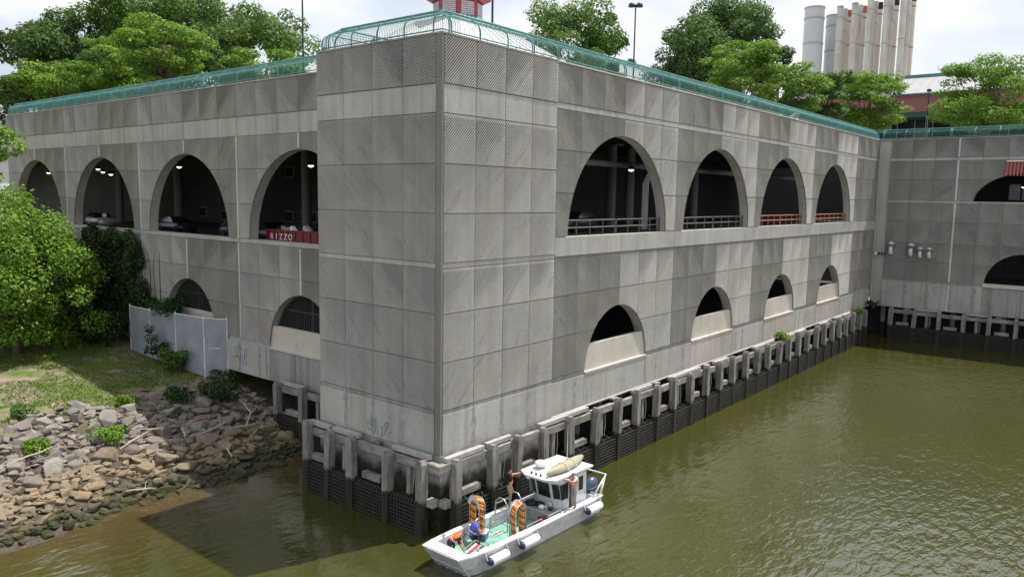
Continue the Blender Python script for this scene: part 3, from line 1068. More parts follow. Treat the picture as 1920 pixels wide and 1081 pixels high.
# dark undercroft below the wings
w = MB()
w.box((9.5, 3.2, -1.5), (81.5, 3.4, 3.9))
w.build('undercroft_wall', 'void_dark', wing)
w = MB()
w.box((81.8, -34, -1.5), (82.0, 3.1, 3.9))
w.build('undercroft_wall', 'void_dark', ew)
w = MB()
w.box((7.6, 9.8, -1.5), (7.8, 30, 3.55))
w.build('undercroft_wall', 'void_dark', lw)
for i in range(26):
    x = 11 + i * 2.66
    MB().cyl((x, 1.0), 0.28, -1, 3.93, 8).build('pile', 'wood_grey', wing)
for i in range(8):
    y = -1.5 - i * 2.66
    MB().cyl((80.0, y), 0.28, -1, 3.93, 8).build('pile', 'wood_grey', ew)
for i in range(4):
    MB().cyl((5.6, 11 + i * 2.8), 0.28, -1, 3.58, 8).build('pile', 'wood_grey', lw)
# ------------------------------------------------------------------ water and ground
B = MB()
B.quad((-400, -400, 0), (90, -400, 0), (90, 40, 0), (-400, 40, 0))
o = B.build('water', 'water')
tag(o, kind='structure')

def bank_z(x, y):
    ys = 14.6 + 0.5 * math.sin(x * 0.55) + 0.4 * math.sin(x * 0.21 + 2.0)
    if x > -1:
        ys += 0.05 * (x + 1)
    d = y - ys
    if d < 0:
        z = d * 0.25
    elif d < 10.5:
        z = d * 0.265
    else:
        z = 2.78 + (d - 10.5) * 0.068
        if d > 34:
            z = 2.78 + 23.5 * 0.068 + (d - 34) * 0.01
    return z + 0.12 * mnoise.noise(Vector((x * 0.35, y * 0.35, 0)))
def make_bank():
    xs = [-260, -180, -120, -80, -60] + [-45 + i * 0.7 for i in range(71)] + [4.4]
    ys = [8 + i * 0.7 for i in range(62)] + [52 + i * 3 for i in range(20)] + [120, 160, 240, 400]
    vs = [(x, y, bank_z(x, y)) for y in ys for x in xs]
    n = len(xs)
    fs = [(j * n + i, j * n + i + 1, (j + 1) * n + i + 1, (j + 1) * n + i) for j in range(len(ys) - 1) for i in range(n - 1)]
    o = MB().add(vs, fs).build('river_bank', 'bank_soil', smooth=True)
    return tag(o, kind='structure')
bank = make_bank()
# a strip of shore under the left wing, in the dark behind the fender
o = MB().add([(4.4, 14.2, -0.4), (9, 14.2, -0.4), (9, 30, 3.4), (4.4, 30, 3.2)], [(0, 1, 2, 3)]).build('shore_under_wing', 'bank_soil')
tag(o, kind='structure')
# the street level behind the garage
B = MB()
B.quad((96.4, -400, 23.85), (1200, -400, 23.85), (1200, 1200, 23.85), (96.4, 1200, 23.85))
B.quad((5.6, 17.6, 23.86), (96.4, 17.6, 23.86), (96.4, 1200, 23.86), (5.6, 1200, 23.86))
o = B.build('plaza_ground', 'concrete')
tag(o, kind='structure')

# ------------------------------------------------------------------ riprap
def rock_mesh(seed):
    rd = random.Random(seed)
    bm = bmesh.new()
    flat = rd.uniform(0.45, 0.8)
    for _ in range(15):
        v = Vector((rd.uniform(-1, 1), rd.uniform(-1, 1), rd.uniform(-1, 1)))
        m_ = max(abs(v.x), abs(v.y), abs(v.z))
        v = v / m_ * rd.uniform(0.8, 1.0)
        v = v.normalized() * (0.55 * v.length + 0.5)
        bm.verts.new((v.x * 0.6, v.y * rd.uniform(0.4, 0.46), v.z * 0.5 * flat))
    r = bmesh.ops.convex_hull(bm, input=bm.verts)
    junk = [e for e in r['geom_interior'] if isinstance(e, bmesh.types.BMVert)]
    bmesh.ops.delete(bm, geom=junk, context='VERTS')
    bmesh.ops.bevel(bm, geom=list(bm.edges), offset=0.025, segments=1, affect='EDGES', profile=0.5)
    me = bpy.data.meshes.new('rock')
    bm.to_mesh(me)
    bm.free()
    me.materials.append(MATS['rock'])
    return me
ROCKS = [rock_mesh(s) for s in range(14)]
def scatter_rocks():
    rd = random.Random(21)
    placed = []
    def ok(x, y, r, k):
        for a, b, c in placed:
            if (a - x) ** 2 + (b - y) ** 2 < ((c + r) * k) ** 2:
                return False
        return True
    tries = 0
    while len(placed) < 300 and tries < 60000:
        tries += 1
        x = rd.uniform(-16.5, 4.6)
        y = rd.uniform(14.3, 27.6)
        z = bank_z(x, y)
        if x > 3.2 and y > 21:
            continue
        if y > 25.2 + 1.6 * math.sin(x * 0.6) and rd.random() < 0.93:
            continue
        late = len(placed) / 300
        r = rd.uniform(0.5, 0.9) if late < 0.22 else (rd.uniform(0.34, 0.6) if late < 0.65 else rd.uniform(0.24, 0.4))
        if z < 0.9:
            r *= 0.72
        if ok(x, y, r, 0.80 if late < 0.8 else 0.66):
            placed.append((x, y, r))
            ob = link_mesh('rock', rd.choice(ROCKS), None, bank)
            s = r * 1.9
            ob.scale = (s * rd.uniform(0.85, 1.2), s * rd.uniform(0.85, 1.15), s * rd.uniform(0.75, 1.15))
            ob.rotation_euler = (rd.uniform(-.35, .35) + 0.2, rd.uniform(-.3, .3), rd.uniform(0, 6.28))
            ob.location = (x, y, z + r * 0.14)
    # the rubble between and below them
    m = MB()
    for _ in range(1500):
        x, y = rd.uniform(-17, 4.4), rd.uniform(14.0, 26.8)
        z = bank_z(x, y)
        if z > 2.9 or (y > 25.4 and rd.random() < 0.7):
            continue
        r = rd.uniform(0.14, 0.36)
        me = rd.choice(ROCKS)
        mt = Matrix.Translation((x, y, z + r * 0.1)) @ Matrix.Rotation(rd.uniform(0, 6.28), 4, 'Z') @ Matrix.Rotation(rd.uniform(-.5, .5), 4, 'X') @ Matrix.Diagonal((r * 2, r * 2, r * 1.8, 1))
        m.add([mt @ v.co for v in me.vertices], [tuple(p.vertices) for p in me.polygons])
    o = m.build('rubble', 'rock_small', bank)
    o['kind'] = 'stuff'
scatter_rocks()

def driftwood():
    rd = random.Random(5)
    spots = [(-6.0, 20.2, 2.6, 0.4), (-4.2, 20.8, 2.2, -0.5), (-3.2, 19.6, 1.6, 1.2), (-1.2, 19.4, 2.8, 0.2), (0.6, 19.0, 2.2, -0.3), (1.8, 20.0, 2.4, 0.7), (-11.5, 20.8, 2.8, 0.1), (2.2, 21.2, 1.8, 1.4), (-2.0, 16.4, 1.3, 1.3), (-8.0, 15.4, 1.4, -0.6)]
    where = ['among the grey rocks mid bank', 'crossing the rocks above the tan stones', 'short and upright among the rocks', 'in the shade between rocks and garage', 'near the fender timbers in the shade',
             'by the garage footing', 'at the left edge on the rocks', 'steep against the footing rubble', 'at the waterline in the shadow edge', 'at the sunny waterline']
    for (x, y, L, a), wh in zip(spots, where):
        z = bank_z(x, y) + 0.55
        pts = []
        for i in range(6):
            t = i / 5 - 0.5
            pts.append((x + math.cos(a) * L * t + rd.uniform(-.08, .08), y + math.sin(a) * L * t + rd.uniform(-.08, .08), z + L * t * 0.12 + math.sin(a) * L * t * 0.2 + rd.uniform(-.04, .04)))
        m = MB().tube(pts, [0.025, 0.045, 0.05, 0.045, 0.03, 0.015], 6)
        m.tube([pts[3], Vector(pts[3]) + Vector((0.2, 0.25, 0.35))], [0.025, 0.012], 5)
        tag(m.build('driftwood', 'driftwood'), 'bleached driftwood branch ' + wh, 'driftwood', 'driftwood on the rocks')
driftwood()

# ------------------------------------------------------------------ foliage
def leaf_mesh(name, clumps, n, size, seed, mat, flat=0.0, aspect=0.55):
    rs = np.random.RandomState(seed)
    C = np.array([c[0] for c in clumps], float)
    Rr = np.array([c[1] for c in clumps], float)
    wts = (Rr[:, 0] * Rr[:, 1] + Rr[:, 0] * Rr[:, 2])
    idx = rs.choice(len(C), n, p=wts / wts.sum())
    d = rs.normal(size=(n, 3))
    d /= np.linalg.norm(d, axis=1)[:, None]
    rad = rs.uniform(0.35, 1.0, n) ** 0.5
    pos = C[idx] + d * Rr[idx] * rad[:, None] * rs.uniform(0.85, 1.15, (n, 1))
    nrm = d * 0.7 + rs.normal(size=(n, 3)) * 0.55 + np.array([0, 0, 0.55 + flat])
    nrm /= np.linalg.norm(nrm, axis=1)[:, None]
    t = np.cross(nrm, rs.normal(size=(n, 3)))
    t /= np.linalg.norm(t, axis=1)[:, None]
    b = np.cross(nrm, t)
    s = size * rs.uniform(0.6, 1.3, n)[:, None]
    droop = nrm * s * 0.15
    V = np.stack([pos - t * s * 0.5, pos + b * s * aspect * 0.5 + droop, pos + t * s * 0.5, pos - b * s * aspect * 0.5 + droop], 1).reshape(-1, 3)
    me = bpy.data.meshes.new(name)
    me.vertices.add(4 * n)
    me.vertices.foreach_set('co', V.ravel().astype(np.float32))
    me.loops.add(4 * n)
    me.loops.foreach_set('vertex_index', np.arange(4 * n, dtype=np.int32))
    me.polygons.add(n)
    me.polygons.foreach_set('loop_start', np.arange(0, 4 * n, 4, dtype=np.int32))
    me.update(calc_edges=True)
    me.materials.append(MATS[mat])
    return me

def tree(name, loc, h, rx, rz, label, mat, n=8000, leaf=0.5, seed=1, nc=26, layered=False, trunk_h=0.35, group=None, lean=0.0):
    """trunk with limbs, and a crown of leaf clumps; loc is the foot of the trunk"""
    rd = random.Random(seed)
    t = thing(name, loc, label, 'tree', group)
    cz = h - rz
    clumps = []
    for i in range(nc):
        if layered:
            lev = rd.random()
            rr = rx * (0.35 + 0.65 * math.sin(math.pi * (0.18 + 0.62 * lev))) * math.sqrt(rd.uniform(0.05, 1))
            a = rd.uniform(0, 6.283)
            c = (math.cos(a) * rr + lean * lev, math.sin(a) * rr, cz - rz + 2 * rz * lev * 0.92)
            q = rx * rd.uniform(0.20, 0.34)
            clumps.append((c, (q * 1.15, q * 1.15, q * 0.42)))
        else:
            v = Vector((rd.gauss(0, 1), rd.gauss(0, 1), rd.gauss(0.25, 1))).normalized() * (rd.uniform(0.45, 0.92) if rd.random() < 0.8 else rd.uniform(0.92, 1.12))
            c = (v.x * rx + lean * (v.z + 1) * 0.5, v.y * rx, cz + v.z * rz)
            q = min(rx, rz) * rd.uniform(0.14, 0.38)
            clumps.append((c, (q, q, q * 0.8)))
    me = leaf_mesh('crown', clumps, n, leaf, seed, mat, flat=0.5 if layered else 0.0)
    link_mesh('crown', me, None, t)
    m = MB()
    tr = 0.018 * h + 0.06
    th = h * trunk_h
    m.tube([(0, 0, -0.4), (0.05, 0, th * 0.5), (0.0, 0.05, th), (lean * 0.3, 0, cz)], [tr * 1.25, tr, tr * 0.85, tr * 0.3], 8)
    for c, q in clumps[:: 2 if len(clumps) < 40 else 3]:
        s0 = Vector((0, 0, th * rd.uniform(0.85, 1.15)))
        e = Vector(c)
        mid = s0.lerp(e, 0.5) + Vector((0, 0, -0.08 * (e - s0).length if layered else 0.06 * h))
        m.tube([s0, mid, e], [tr * 0.5, tr * 0.28, tr * 0.08], 5)
    m.build('trunk', 'bark', t, local=True, smooth=True)
    return t

ZP = 23.86
tree('shade_tree', (20.5, 105, ZP), 19.0, 10, 8.0, 'dark broad tree at the far left behind the garage roof', 'leaf_dark', 22500, 0.62, 11, 48)
tree('shade_tree', (30.0, 104, ZP), 24.0, 10.5, 10.5, 'tall dark tree left of the pale green plaza tree', 'leaf_mid', 24000, 0.62, 12, 52)
tree('shade_tree', (33.5, 86, ZP), 24.5, 9.5, 10.5, 'tall dark tree behind the layered pale green plaza tree', 'leaf_mid', 22500, 0.58, 13, 50)
tree('shade_tree', (40.0, 77, ZP), 21.5, 8.6, 9.5, 'rounded dark tree beside the lamp pole left of the tower', 'leaf_mid', 19500, 0.52, 14, 45)
tree('shade_tree', (23.0, 88, ZP), 12.5, 7.0, 5.5, 'lower dark tree between the far left trees and the roof fence', 'leaf_dark', 15000, 0.5, 15, 36)
tree('shade_tree', (54.5, 31, ZP), 18.6, 6.6, 7.8, 'rounded airy tree between the tower lamp and the double lamp', 'leaf_mid', 14250, 0.42, 16, 40)
tree('shade_tree', (58.0, 28.2, ZP), 16.0, 3.4, 5.4, 'small tree just left of the double lamp post', 'leaf_mid', 5400, 0.4, 17, 21)
tree('shade_tree', (91.0, 25.5, ZP), 25.4, 8.2, 9.6, 'tall dark tree to the left of the chimneys', 'leaf_dark', 22500, 0.5, 18, 52)
tree('shade_tree', (80.0, 26.5, ZP), 19.2, 7.8, 7.9, 'broad dark tree just right of the double lamp post', 'leaf_dark', 18750, 0.48, 19, 45)
tree('shade_tree', (99.0, 21.0, ZP), 17.0, 3.8, 6.0, 'slim dark tree at the foot of the grey chimneys', 'leaf_dark', 8250, 0.45, 20, 24)
GL = 'bright layered trees along the roof edge'
tree('plaza_tree', (13.6, 53.2, ZP), 11.0, 4.4, 2.8, 'bright layered tree with a bare trunk above the left roof fence', 'leaf_bright', 12000, 0.36, 31, 55, True, 0.45, GL)
tree('plaza_tree', (15.2, 64.5, ZP), 10.0, 4.8, 2.9, 'bright layered tree left of the bare trunked one', 'leaf_bright', 12000, 0.38, 32, 50, True, 0.4, GL)
tree('plaza_tree', (11.5, 72, ZP), 7.6, 5.0, 2.4, 'low bright layered tree at the far left end of the roof fence', 'leaf_bright', 10400, 0.4, 33, 45, True, 0.4, GL)
tree('plaza_tree', (20.5, 45.2, ZP), 7.8, 3.8, 2.0, 'low bright layered tree near the left lamp pole', 'leaf_bright', 7200, 0.36, 34, 32, True, 0.4, GL)
tree('plaza_tree', (66.4, 13.6, ZP), 13.0, 4.6, 4.0, 'pale bright layered tree rising highest over the sunlit roof edge', 'leaf_bright', 11200, 0.36, 35, 52, True, 0.35, GL, 0.8)
tree('plaza_tree', (79.5, 12.4, ZP), 12.4, 5.0, 3.8, 'bright layered tree below the grey chimneys', 'leaf_bright', 11200, 0.38, 36, 50, True, 0.4, GL)
tree('plaza_tree', (89.5, 11.0, ZP), 12.6, 4.2, 4.0, 'green layered tree left of the old white chimneys foot', 'leaf_mid', 8800, 0.38, 37, 42, True, 0.4, GL)
tree('plaza_tree', (102.0, 7.8, ZP), 13.5, 5.6, 4.6, 'broad layered tree in front of the old white chimneys', 'leaf_bright', 15200, 0.4, 38, 65, True, 0.35, GL)
tree('plaza_tree', (109.0, -6.8, ZP), 15.0, 6.8, 5.2, 'broad layered tree at the right edge before the red building', 'leaf_bright', 19200, 0.42, 39, 75, True, 0.3, GL)
tree('bank_tree', (-5.0, 42.2, bank_z(-5.0, 42.2)), 12.4, 6.0, 6.8, 'big bright leafy tree on the grass before the shaded wing', 'leaf_bright', 36000, 0.31, 40, 95, False, 0.14)
tree('bank_tree', (-7.4, 49.5, bank_z(-7.4, 49.5)), 22.0, 4.6, 9.0, 'tall bright tree cut by the left picture edge', 'leaf_bright', 14000, 0.38, 41, 50, False, 0.3)
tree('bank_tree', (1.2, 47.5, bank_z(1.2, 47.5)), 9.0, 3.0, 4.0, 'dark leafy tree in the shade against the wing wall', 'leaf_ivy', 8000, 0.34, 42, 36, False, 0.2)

def bush(loc, r, h, label, mat='leaf_mid', n=900, leaf=0.22, seed=1, name='bush', group='weeds and bushes on the bank'):
    rd = random.Random(seed)
    t = thing(name, loc, label, 'bush', group)
    cl = []
    for i in range(9):
        a = rd.uniform(0, 6.283)
        q = r * rd.uniform(0.3, 0.55)
        rr = r * math.sqrt(rd.random()) * 0.75
        cl.append(((math.cos(a) * rr, math.sin(a) * rr, h * rd.uniform(0.25, 0.8)), (q, q, q * 0.8)))
    link_mesh('foliage', leaf_mesh('foliage', cl, n, leaf, seed, mat), None, t)
    m = MB()
    for c, q in cl[:6]:
        m.tube([(0, 0, -0.1), Vector(c) * 0.5 + Vector((0, 0, .1)), c], [0.04, 0.025, 0.01], 4)
    m.build('stem', 'bark', t, local=True)
    return t
def on_bank(x, y):
    return (x, y, bank_z(x, y))
bush(on_bank(2.2, 30.5), 1.5, 2.4, 'bushy green shrub growing against the pale fabric fence', 'leaf_mid', 1800, 0.24, 1)
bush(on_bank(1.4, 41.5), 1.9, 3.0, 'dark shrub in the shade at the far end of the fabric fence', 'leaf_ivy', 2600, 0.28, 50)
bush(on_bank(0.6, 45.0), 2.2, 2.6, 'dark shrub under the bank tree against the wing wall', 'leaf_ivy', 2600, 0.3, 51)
bush(on_bank(2.3, 33.5), 1.1, 3.6, 'thin leafy sapling in front of the fabric fence', 'leaf_ivy', 700, 0.24, 2)
bush(on_bank(1.6, 23.6), 1.5, 1.6, 'dark green shrub among the shaded rocks by the garage', 'leaf_ivy', 1700, 0.2, 3)
bush(on_bank(3.0, 25.4), 1.1, 1.3, 'leafy weeds below the fence corner', 'leaf_ivy', 900, 0.2, 4)
bush(on_bank(-1.2, 24.2), 1.0, 1.1, 'shaded shrub at the top of the rocks', 'leaf_ivy', 900, 0.2, 5)
bush(on_bank(-7.2, 21.6), 1.15, 0.9, 'bright round weed clump in the middle of the rocks', 'leaf_bright', 1300, 0.18, 6)
bush(on_bank(-6.2, 21.9), 0.7, 0.8, 'small bright weed beside the round clump', 'leaf_bright', 600, 0.18, 7)
bush(on_bank(-11.0, 21.7), 0.95, 0.9, 'bright weed clump at the left among the rocks', 'leaf_bright', 1100, 0.18, 8)
bush(on_bank(-10.0, 26.6), 0.9, 0.8, 'weeds around the flat slab at the grass edge', 'leaf_mid', 800, 0.18, 9)
bush(on_bank(-4.2, 25.3), 0.7, 0.7, 'green weeds where the grass meets the rocks', 'leaf_bright', 500, 0.18, 10)
bush(on_bank(-2.4, 22.6), 0.6, 0.6, 'small green weed between the brown rocks', 'leaf_bright', 400, 0.16, 12)
bush(on_bank(-12.6, 25.6), 0.8, 0.7, 'weeds at the left picture edge on the dirt', 'leaf_bright', 500, 0.18, 13)
bush((46.2, -0.8, 3.85), 0.75, 0.7, 'small leafy plant sprouting on the timber fender', 'leaf_bright', 420, 0.22, 14, group='plants on the fender')
bush((70.6, -0.7, 3.85), 0.9, 0.6, 'plants sprouting on the fender near the basin corner', 'leaf_mid', 420, 0.22, 15, group='plants on the fender')
bush((77.2, -1.0, 3.85), 0.8, 0.9, 'dark plants in the inner corner of the basin', 'leaf_ivy', 420, 0.22, 16, group='plants on the fender')

# ivy that climbs the shaded wing
def ivy():
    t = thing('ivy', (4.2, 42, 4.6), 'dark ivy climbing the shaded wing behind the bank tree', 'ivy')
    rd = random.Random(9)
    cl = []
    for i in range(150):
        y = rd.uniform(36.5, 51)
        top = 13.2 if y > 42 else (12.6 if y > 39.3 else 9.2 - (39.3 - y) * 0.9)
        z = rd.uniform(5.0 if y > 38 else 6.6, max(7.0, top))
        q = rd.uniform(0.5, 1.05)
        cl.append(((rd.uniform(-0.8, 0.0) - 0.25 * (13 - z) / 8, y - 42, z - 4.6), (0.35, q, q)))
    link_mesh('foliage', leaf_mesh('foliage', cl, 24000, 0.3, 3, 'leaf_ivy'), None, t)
    m = MB()
    for i in range(14):
        y = -5 + i * 0.95
        pts = [(0.05, y + rd.uniform(-.3, .3), z) for z in (-0.6, 1.5, 3.5, 5.5, 7.5)]
        m.tube(pts, [0.05, 0.045, 0.04, 0.03, 0.015], 4)
    m.build('stem', 'bark', t, local=True)
ivy()
bush((3.6, 33.6, 6.9), 1.7, 1.7, 'ivy clump hanging over the top of the fabric fence', 'leaf_ivy', 1500, 0.24, 30, 'ivy', 'ivy on the fence')

def grass():
    rs = np.random.RandomState(4)
    n = 46000
    x = rs.uniform(-20, 4.2, n)
    y = rs.uniform(25.2, 47, n)
    keep = np.array([mnoise.noise(Vector((a * 0.22, b * 0.22, 3.3))) + 0.25 * mnoise.noise(Vector((a, b, 1))) > -0.05 for a, b in zip(x, y)])
    x, y = x[keep], y[keep]
    n = len(x)
    z = np.array([bank_z(a, b) for a, b in zip(x, y)])
    h = rs.uniform(0.05, 0.17, n)
    w = rs.uniform(0.02, 0.05, n)
    a = rs.uniform(0, 6.283, n)
    lx, ly = rs.normal(0, 0.1, n), rs.normal(0, 0.1, n)
    p = np.stack([x, y, z], 1)
    s = np.stack([np.cos(a) * w, np.sin(a) * w, np.zeros(n)], 1)
    V = np.stack([p - s, p + s, p + np.stack([lx, ly, h], 1)], 1).reshape(-1, 3)
    me = bpy.data.meshes.new('grass')
    me.vertices.add(3 * n)
    me.vertices.foreach_set('co', V.ravel().astype(np.float32))
    me.loops.add(3 * n)
    me.loops.foreach_set('vertex_index', np.arange(3 * n, dtype=np.int32))
    me.polygons.add(n)
    me.polygons.foreach_set('loop_start', np.arange(0, 3 * n, 3, dtype=np.int32))
    me.update(calc_edges=True)
    o = link_mesh('grass', me, 'grass_blade')
    tag(o, 'short patchy grass on the bank above the rocks', 'grass', kind='stuff')
grass()

# ------------------------------------------------------------------ green roof fence
def fence_run(post_parent, start, d, inw, L, m0, m1, first=0.6, span=2.5, pick=0.125, dbl=3, acc=None):
    start, d, inw = Vector(start), Vector(d), Vector(inw)
    prof = [(0.18, 0.0), (0.18, 0.40), (0.21, 0.60), (0.30, 0.78), (0.47, 0.92), (0.95, 1.24)]
    def P(u, n, z):
        lo, hi = m0 * n, L - m1 * n
        u = min(max(u, lo), hi)
        return start + d * u + inw * n + Vector((0, 0, z))
    u, k = first, 0
    while u < L - 0.15:
        for du in ((0.0,) if k % dbl else (-0.09, 0.09)):
            m = MB()
            pts = [P(u + du, n, z) for n, z in prof]
            for a, b in zip(pts, pts[1:]):
                m.bar(a, b, 0.055, 0.055, up=inw)
            m.build('post', 'green_paint', post_parent)
        u += span
        k += 1
    for nm, n, z, s in (('bottom_rail', 0.18, 0.15, 0.035), ('middle_rail', 0.47, 0.92, 0.04), ('top_rail', 0.95, 1.25, 0.055), ('thin_rail', 0.63, 1.03, 0.02), ('thin_rail', 0.79, 1.135, 0.02)):
        m = MB()
        m.tube([P(-9, n, z), P(L + 9, n, z)], s, 6)
        m.build(nm, 'green_paint', post_parent)
    m = acc
    u = pick
    while u < L:
        pts = [P(u, n, z) for n, z in ((0.18, 0.10), (0.18, 0.42), (0.21, 0.60), (0.30, 0.78), (0.47, 0.92))]
        m.tube(pts, 0.016, 4, cap=False)
        u += pick
ZF = 24.89
X, Y = Vector((1, 0, 0)), Vector((0, 1, 0))
f1 = thing('roof_fence', (0, 0, ZF), 'green curved picket fence around the top of the corner tower', 'fence')
acc = MB()
fence_run(f1, (0, 0, ZF), X, Y, 9.5, 1, 0, 0.75, 2.2, acc=acc)
fence_run(f1, (0, TD, ZF), -Y, X, TD, 1, 1, 0.7, 2.05, acc=acc, dbl=99)
fence_run(f1, (4.4, TD, ZF), -X, -Y, 4.4, -1, 1, 0.9, 2.4, acc=acc)
tag(acc.build('pickets', 'green_paint', f1), kind='stuff')
f2 = thing('roof_fence', (9.51, 0.05, ZF), 'long green curved picket fence on the sunlit wing above the water', 'fence')
acc = MB()
fence_run(f2, (9.51, 0.02, ZF), X, Y, 69.35, 0, -1, 0.2, acc=acc)
tag(acc.build('pickets', 'green_paint', f2), kind='stuff')
f3 = thing('roof_fence', (4.34, YL0, ZF), 'green curved picket fence along the shaded left wing roof', 'fence')
acc = MB()
fence_run(f3, (4.34, YL0, ZF), -Y, X, YL0 - TD, 0, -1, 2.5 - 0.0, acc=acc)
tag(acc.build('pickets', 'green_paint', f3), kind='stuff')
f4 = thing('roof_fence', (78.8, 0, ZF), 'green picket fence on the far end wing below the red building', 'fence')
acc = MB()
fence_run(f4, (78.8, 0.02, ZF), -Y, X, 32, -1, 0, 0.35, acc=acc)
tag(acc.build('pickets', 'green_paint', f4), kind='stuff')

# ------------------------------------------------------------------ timber fender
def post_mesh():
    m = MB()
    a, h = 0.225, 4.08
    m.box((-a, -a, -1.2), (a, a, h - 0.22))
    b = 0.12
    v = [(-a, -a, h - 0.22), (a, -a, h - 0.22), (a, a, h - 0.22), (-a, a, h - 0.22), (-b, -a + .02, h), (b, -a + .02, h), (b, a - .02, h), (-b, a - .02, h)]
    m.add(v, [(4, 5, 6, 7), (0, 1, 5, 4), (1, 2, 6, 5), (2, 3, 7, 6), (3, 0, 4, 7)])
    me = bpy.data.meshes.new('post')
    me.from_pydata(m.v, [], m.f)
    me.materials.append(MATS['wood_grey'])
    return me
POST = post_mesh()
GRIDS = {}
def grid_mesh(w, slats=False):
    k = (round(w, 2), slats)
    if k in GRIDS:
        return GRIDS[k]
    m = MB()
    n = max(3, int(w / (0.55 if slats else 0.2)))
    for i in range(n + 1):
        u = -w / 2 + w * i / n
        m.bar((u, 0, -0.4), (u, 0, 1.62), 0.045, 0.045, (0, 1, 0))
        m.bar((u, 0, 1.60), (u, 0.14, 1.74), 0.05, 0.05, (0, 1, 0))
        m.bar((u, 0.13, 1.74), (u, 0.6, 1.80), 0.06, 0.05)
    z = -0.1
    while z < 1.65:
        m.bar((-w / 2, -0.03, z), (w / 2, -0.03, z), 0.05, 0.085 if slats else 0.045)
        z += 0.2
    me = bpy.data.meshes.new('mesh_panel')
    me.from_pydata(m.v, [], m.f)
    me.materials.append(MATS['mesh_dark'])
    GRIDS[k] = me
    return me
def fender(label, fr, us, loc, seed, n0=-1.0, slats=False, grids=True):
    rd = random.Random(seed)
    t = thing('timber_fender', loc, label, 'fender')
    base = Vector(loc)
    for u in us:
        ob = link_mesh('post', POST, None, t, fr.p(u + rd.uniform(-.08, .08), n0 + rd.uniform(-.04, .04), rd.uniform(-.16, .1)) - base, fr.rz)
        ob.rotation_euler = (rd.uniform(-.02, .02), rd.uniform(-.03, .03), fr.rz + rd.uniform(-.14, .14))
    for i, (a, b) in enumerate(zip(us, us[1:])):
        w = WB(fr)
        dz = rd.uniform(-.05, .05)
        w.wbox(a - 0.02, b - 0.06, n0 + 0.23, n0 + 0.52, 3.28 + dz, 3.72 + dz)
        w.build('waler', 'wood_beam', t, bevel=0.02)
        if i % 3 != 2 and rd.random() < 0.85:
            w = WB(fr)
            e = 0.35 if i % 2 else 0.0
            dz2 = rd.uniform(0, .08)
            w.wbox(a - 0.3 + e, b - 0.25 + e, n0 + 0.30 + rd.uniform(-.05, .1), n0 + 0.62, 3.78 + dz2, 4.02 + dz2)
            w.build('top_plank', 'plank_pale', t, bevel=0.015)
        if i % 2 == 0:
            w = WB(fr)
            w.wbox((a + b) / 2 - 0.75, (a + b) / 2 + 0.7, n0 + 0.12, n0 + 0.5, 1.84, 2.2)
            w.build('lower_block', 'wood_beam', t, bevel=0.02)
        else:
            w = WB(fr)
            w.wbox((a + b) / 2 - 0.15, (a + b) / 2 + 0.15, n0 + 0.3, n0 + 0.55, -1, 3.26)
            w.build('inner_post', 'wood_grey', t)
            w = WB(fr)
            w.tube([fr.p((a + b) / 2 + .4, n0 + 0.35, 3.3), fr.p((a + b) / 2 + .42, n0 + .3, 2.5), fr.p((a + b) / 2 + .3, n0 + .3, 1.8)], 0.022, 5)
            w.build('hanging_cable', 'galvanised', t)
        if rd.random() < 0.5:
            w = WB(fr)
            u = (a + b) / 2 + rd.uniform(-.6, .6)
            w.wbox(u - 0.3, u + 0.35, n0 + 0.55, n0 + 0.95, 3.74, 3.90)
            w.build('cross_block', 'wood_beam', t, bevel=0.02)
        if grids:
            g = b - a - 0.46
            link_mesh('mesh_panel', grid_mesh(g, slats), None, t, fr.p((a + b) / 2, n0 - 0.10, 0) - base, fr.rz)
            w = WB(fr)
            w.wbox(a + 0.23, b - 0.23, n0 + 0.02, n0 + 0.06, -0.6, 1.72)
            w.build('void_backing', 'mesh_back', t)  # near-black sheet added to stand for the dark void behind the mesh
    return t
fl = fender('weathered timber fender of five posts below the left face of the corner tower', FR_TL, [0.0, 1.84, 3.97, 6.77, 9.41], (-1.0, 5, 0), 1)
for nm, mt, a in (('waler', 'wood_beam', (9.42, 10.15, -0.78, -0.45, 3.3, 3.78)), ('lower_block', 'wood_beam', (9.62, 10.1, -0.95, -0.5, 1.55, 1.95))):
    w = WB(FR_TL)
    w.wbox(*a)
    w.build(nm, mt, fl, bevel=0.02)
fr_ = fender('long row of weathered timber fender posts below the sunlit wing and boat', FR_R, [0.09] + [2.9, 4.9] + [7.55 + 2.65 * i for i in range(26)], (0, -1.0, 0), 2, slats=True)
for nm, mt, a in (('waler', 'wood_beam', (-0.85, 0.05, -0.78, -0.45, 3.3, 3.78)), ('lower_block', 'wood_beam', (-0.6, -0.14, -0.95, -0.5, 1.55, 1.95))):
    w = WB(FR_R)
    w.wbox(*a)
    w.build(nm, mt, fr_, bevel=0.02)
fender('dark timber fender across the end of the basin', FE, [1.41 + PW * 0.62 + 2.66 * i for i in range(11)], (77.8, -5, 0), 3)
flw = fender('short timber fender in the shade behind the corner tower', Frame(4.38, 30, True), [11.0, 13.65, 16.3], (3.3, 16, 0), 4)

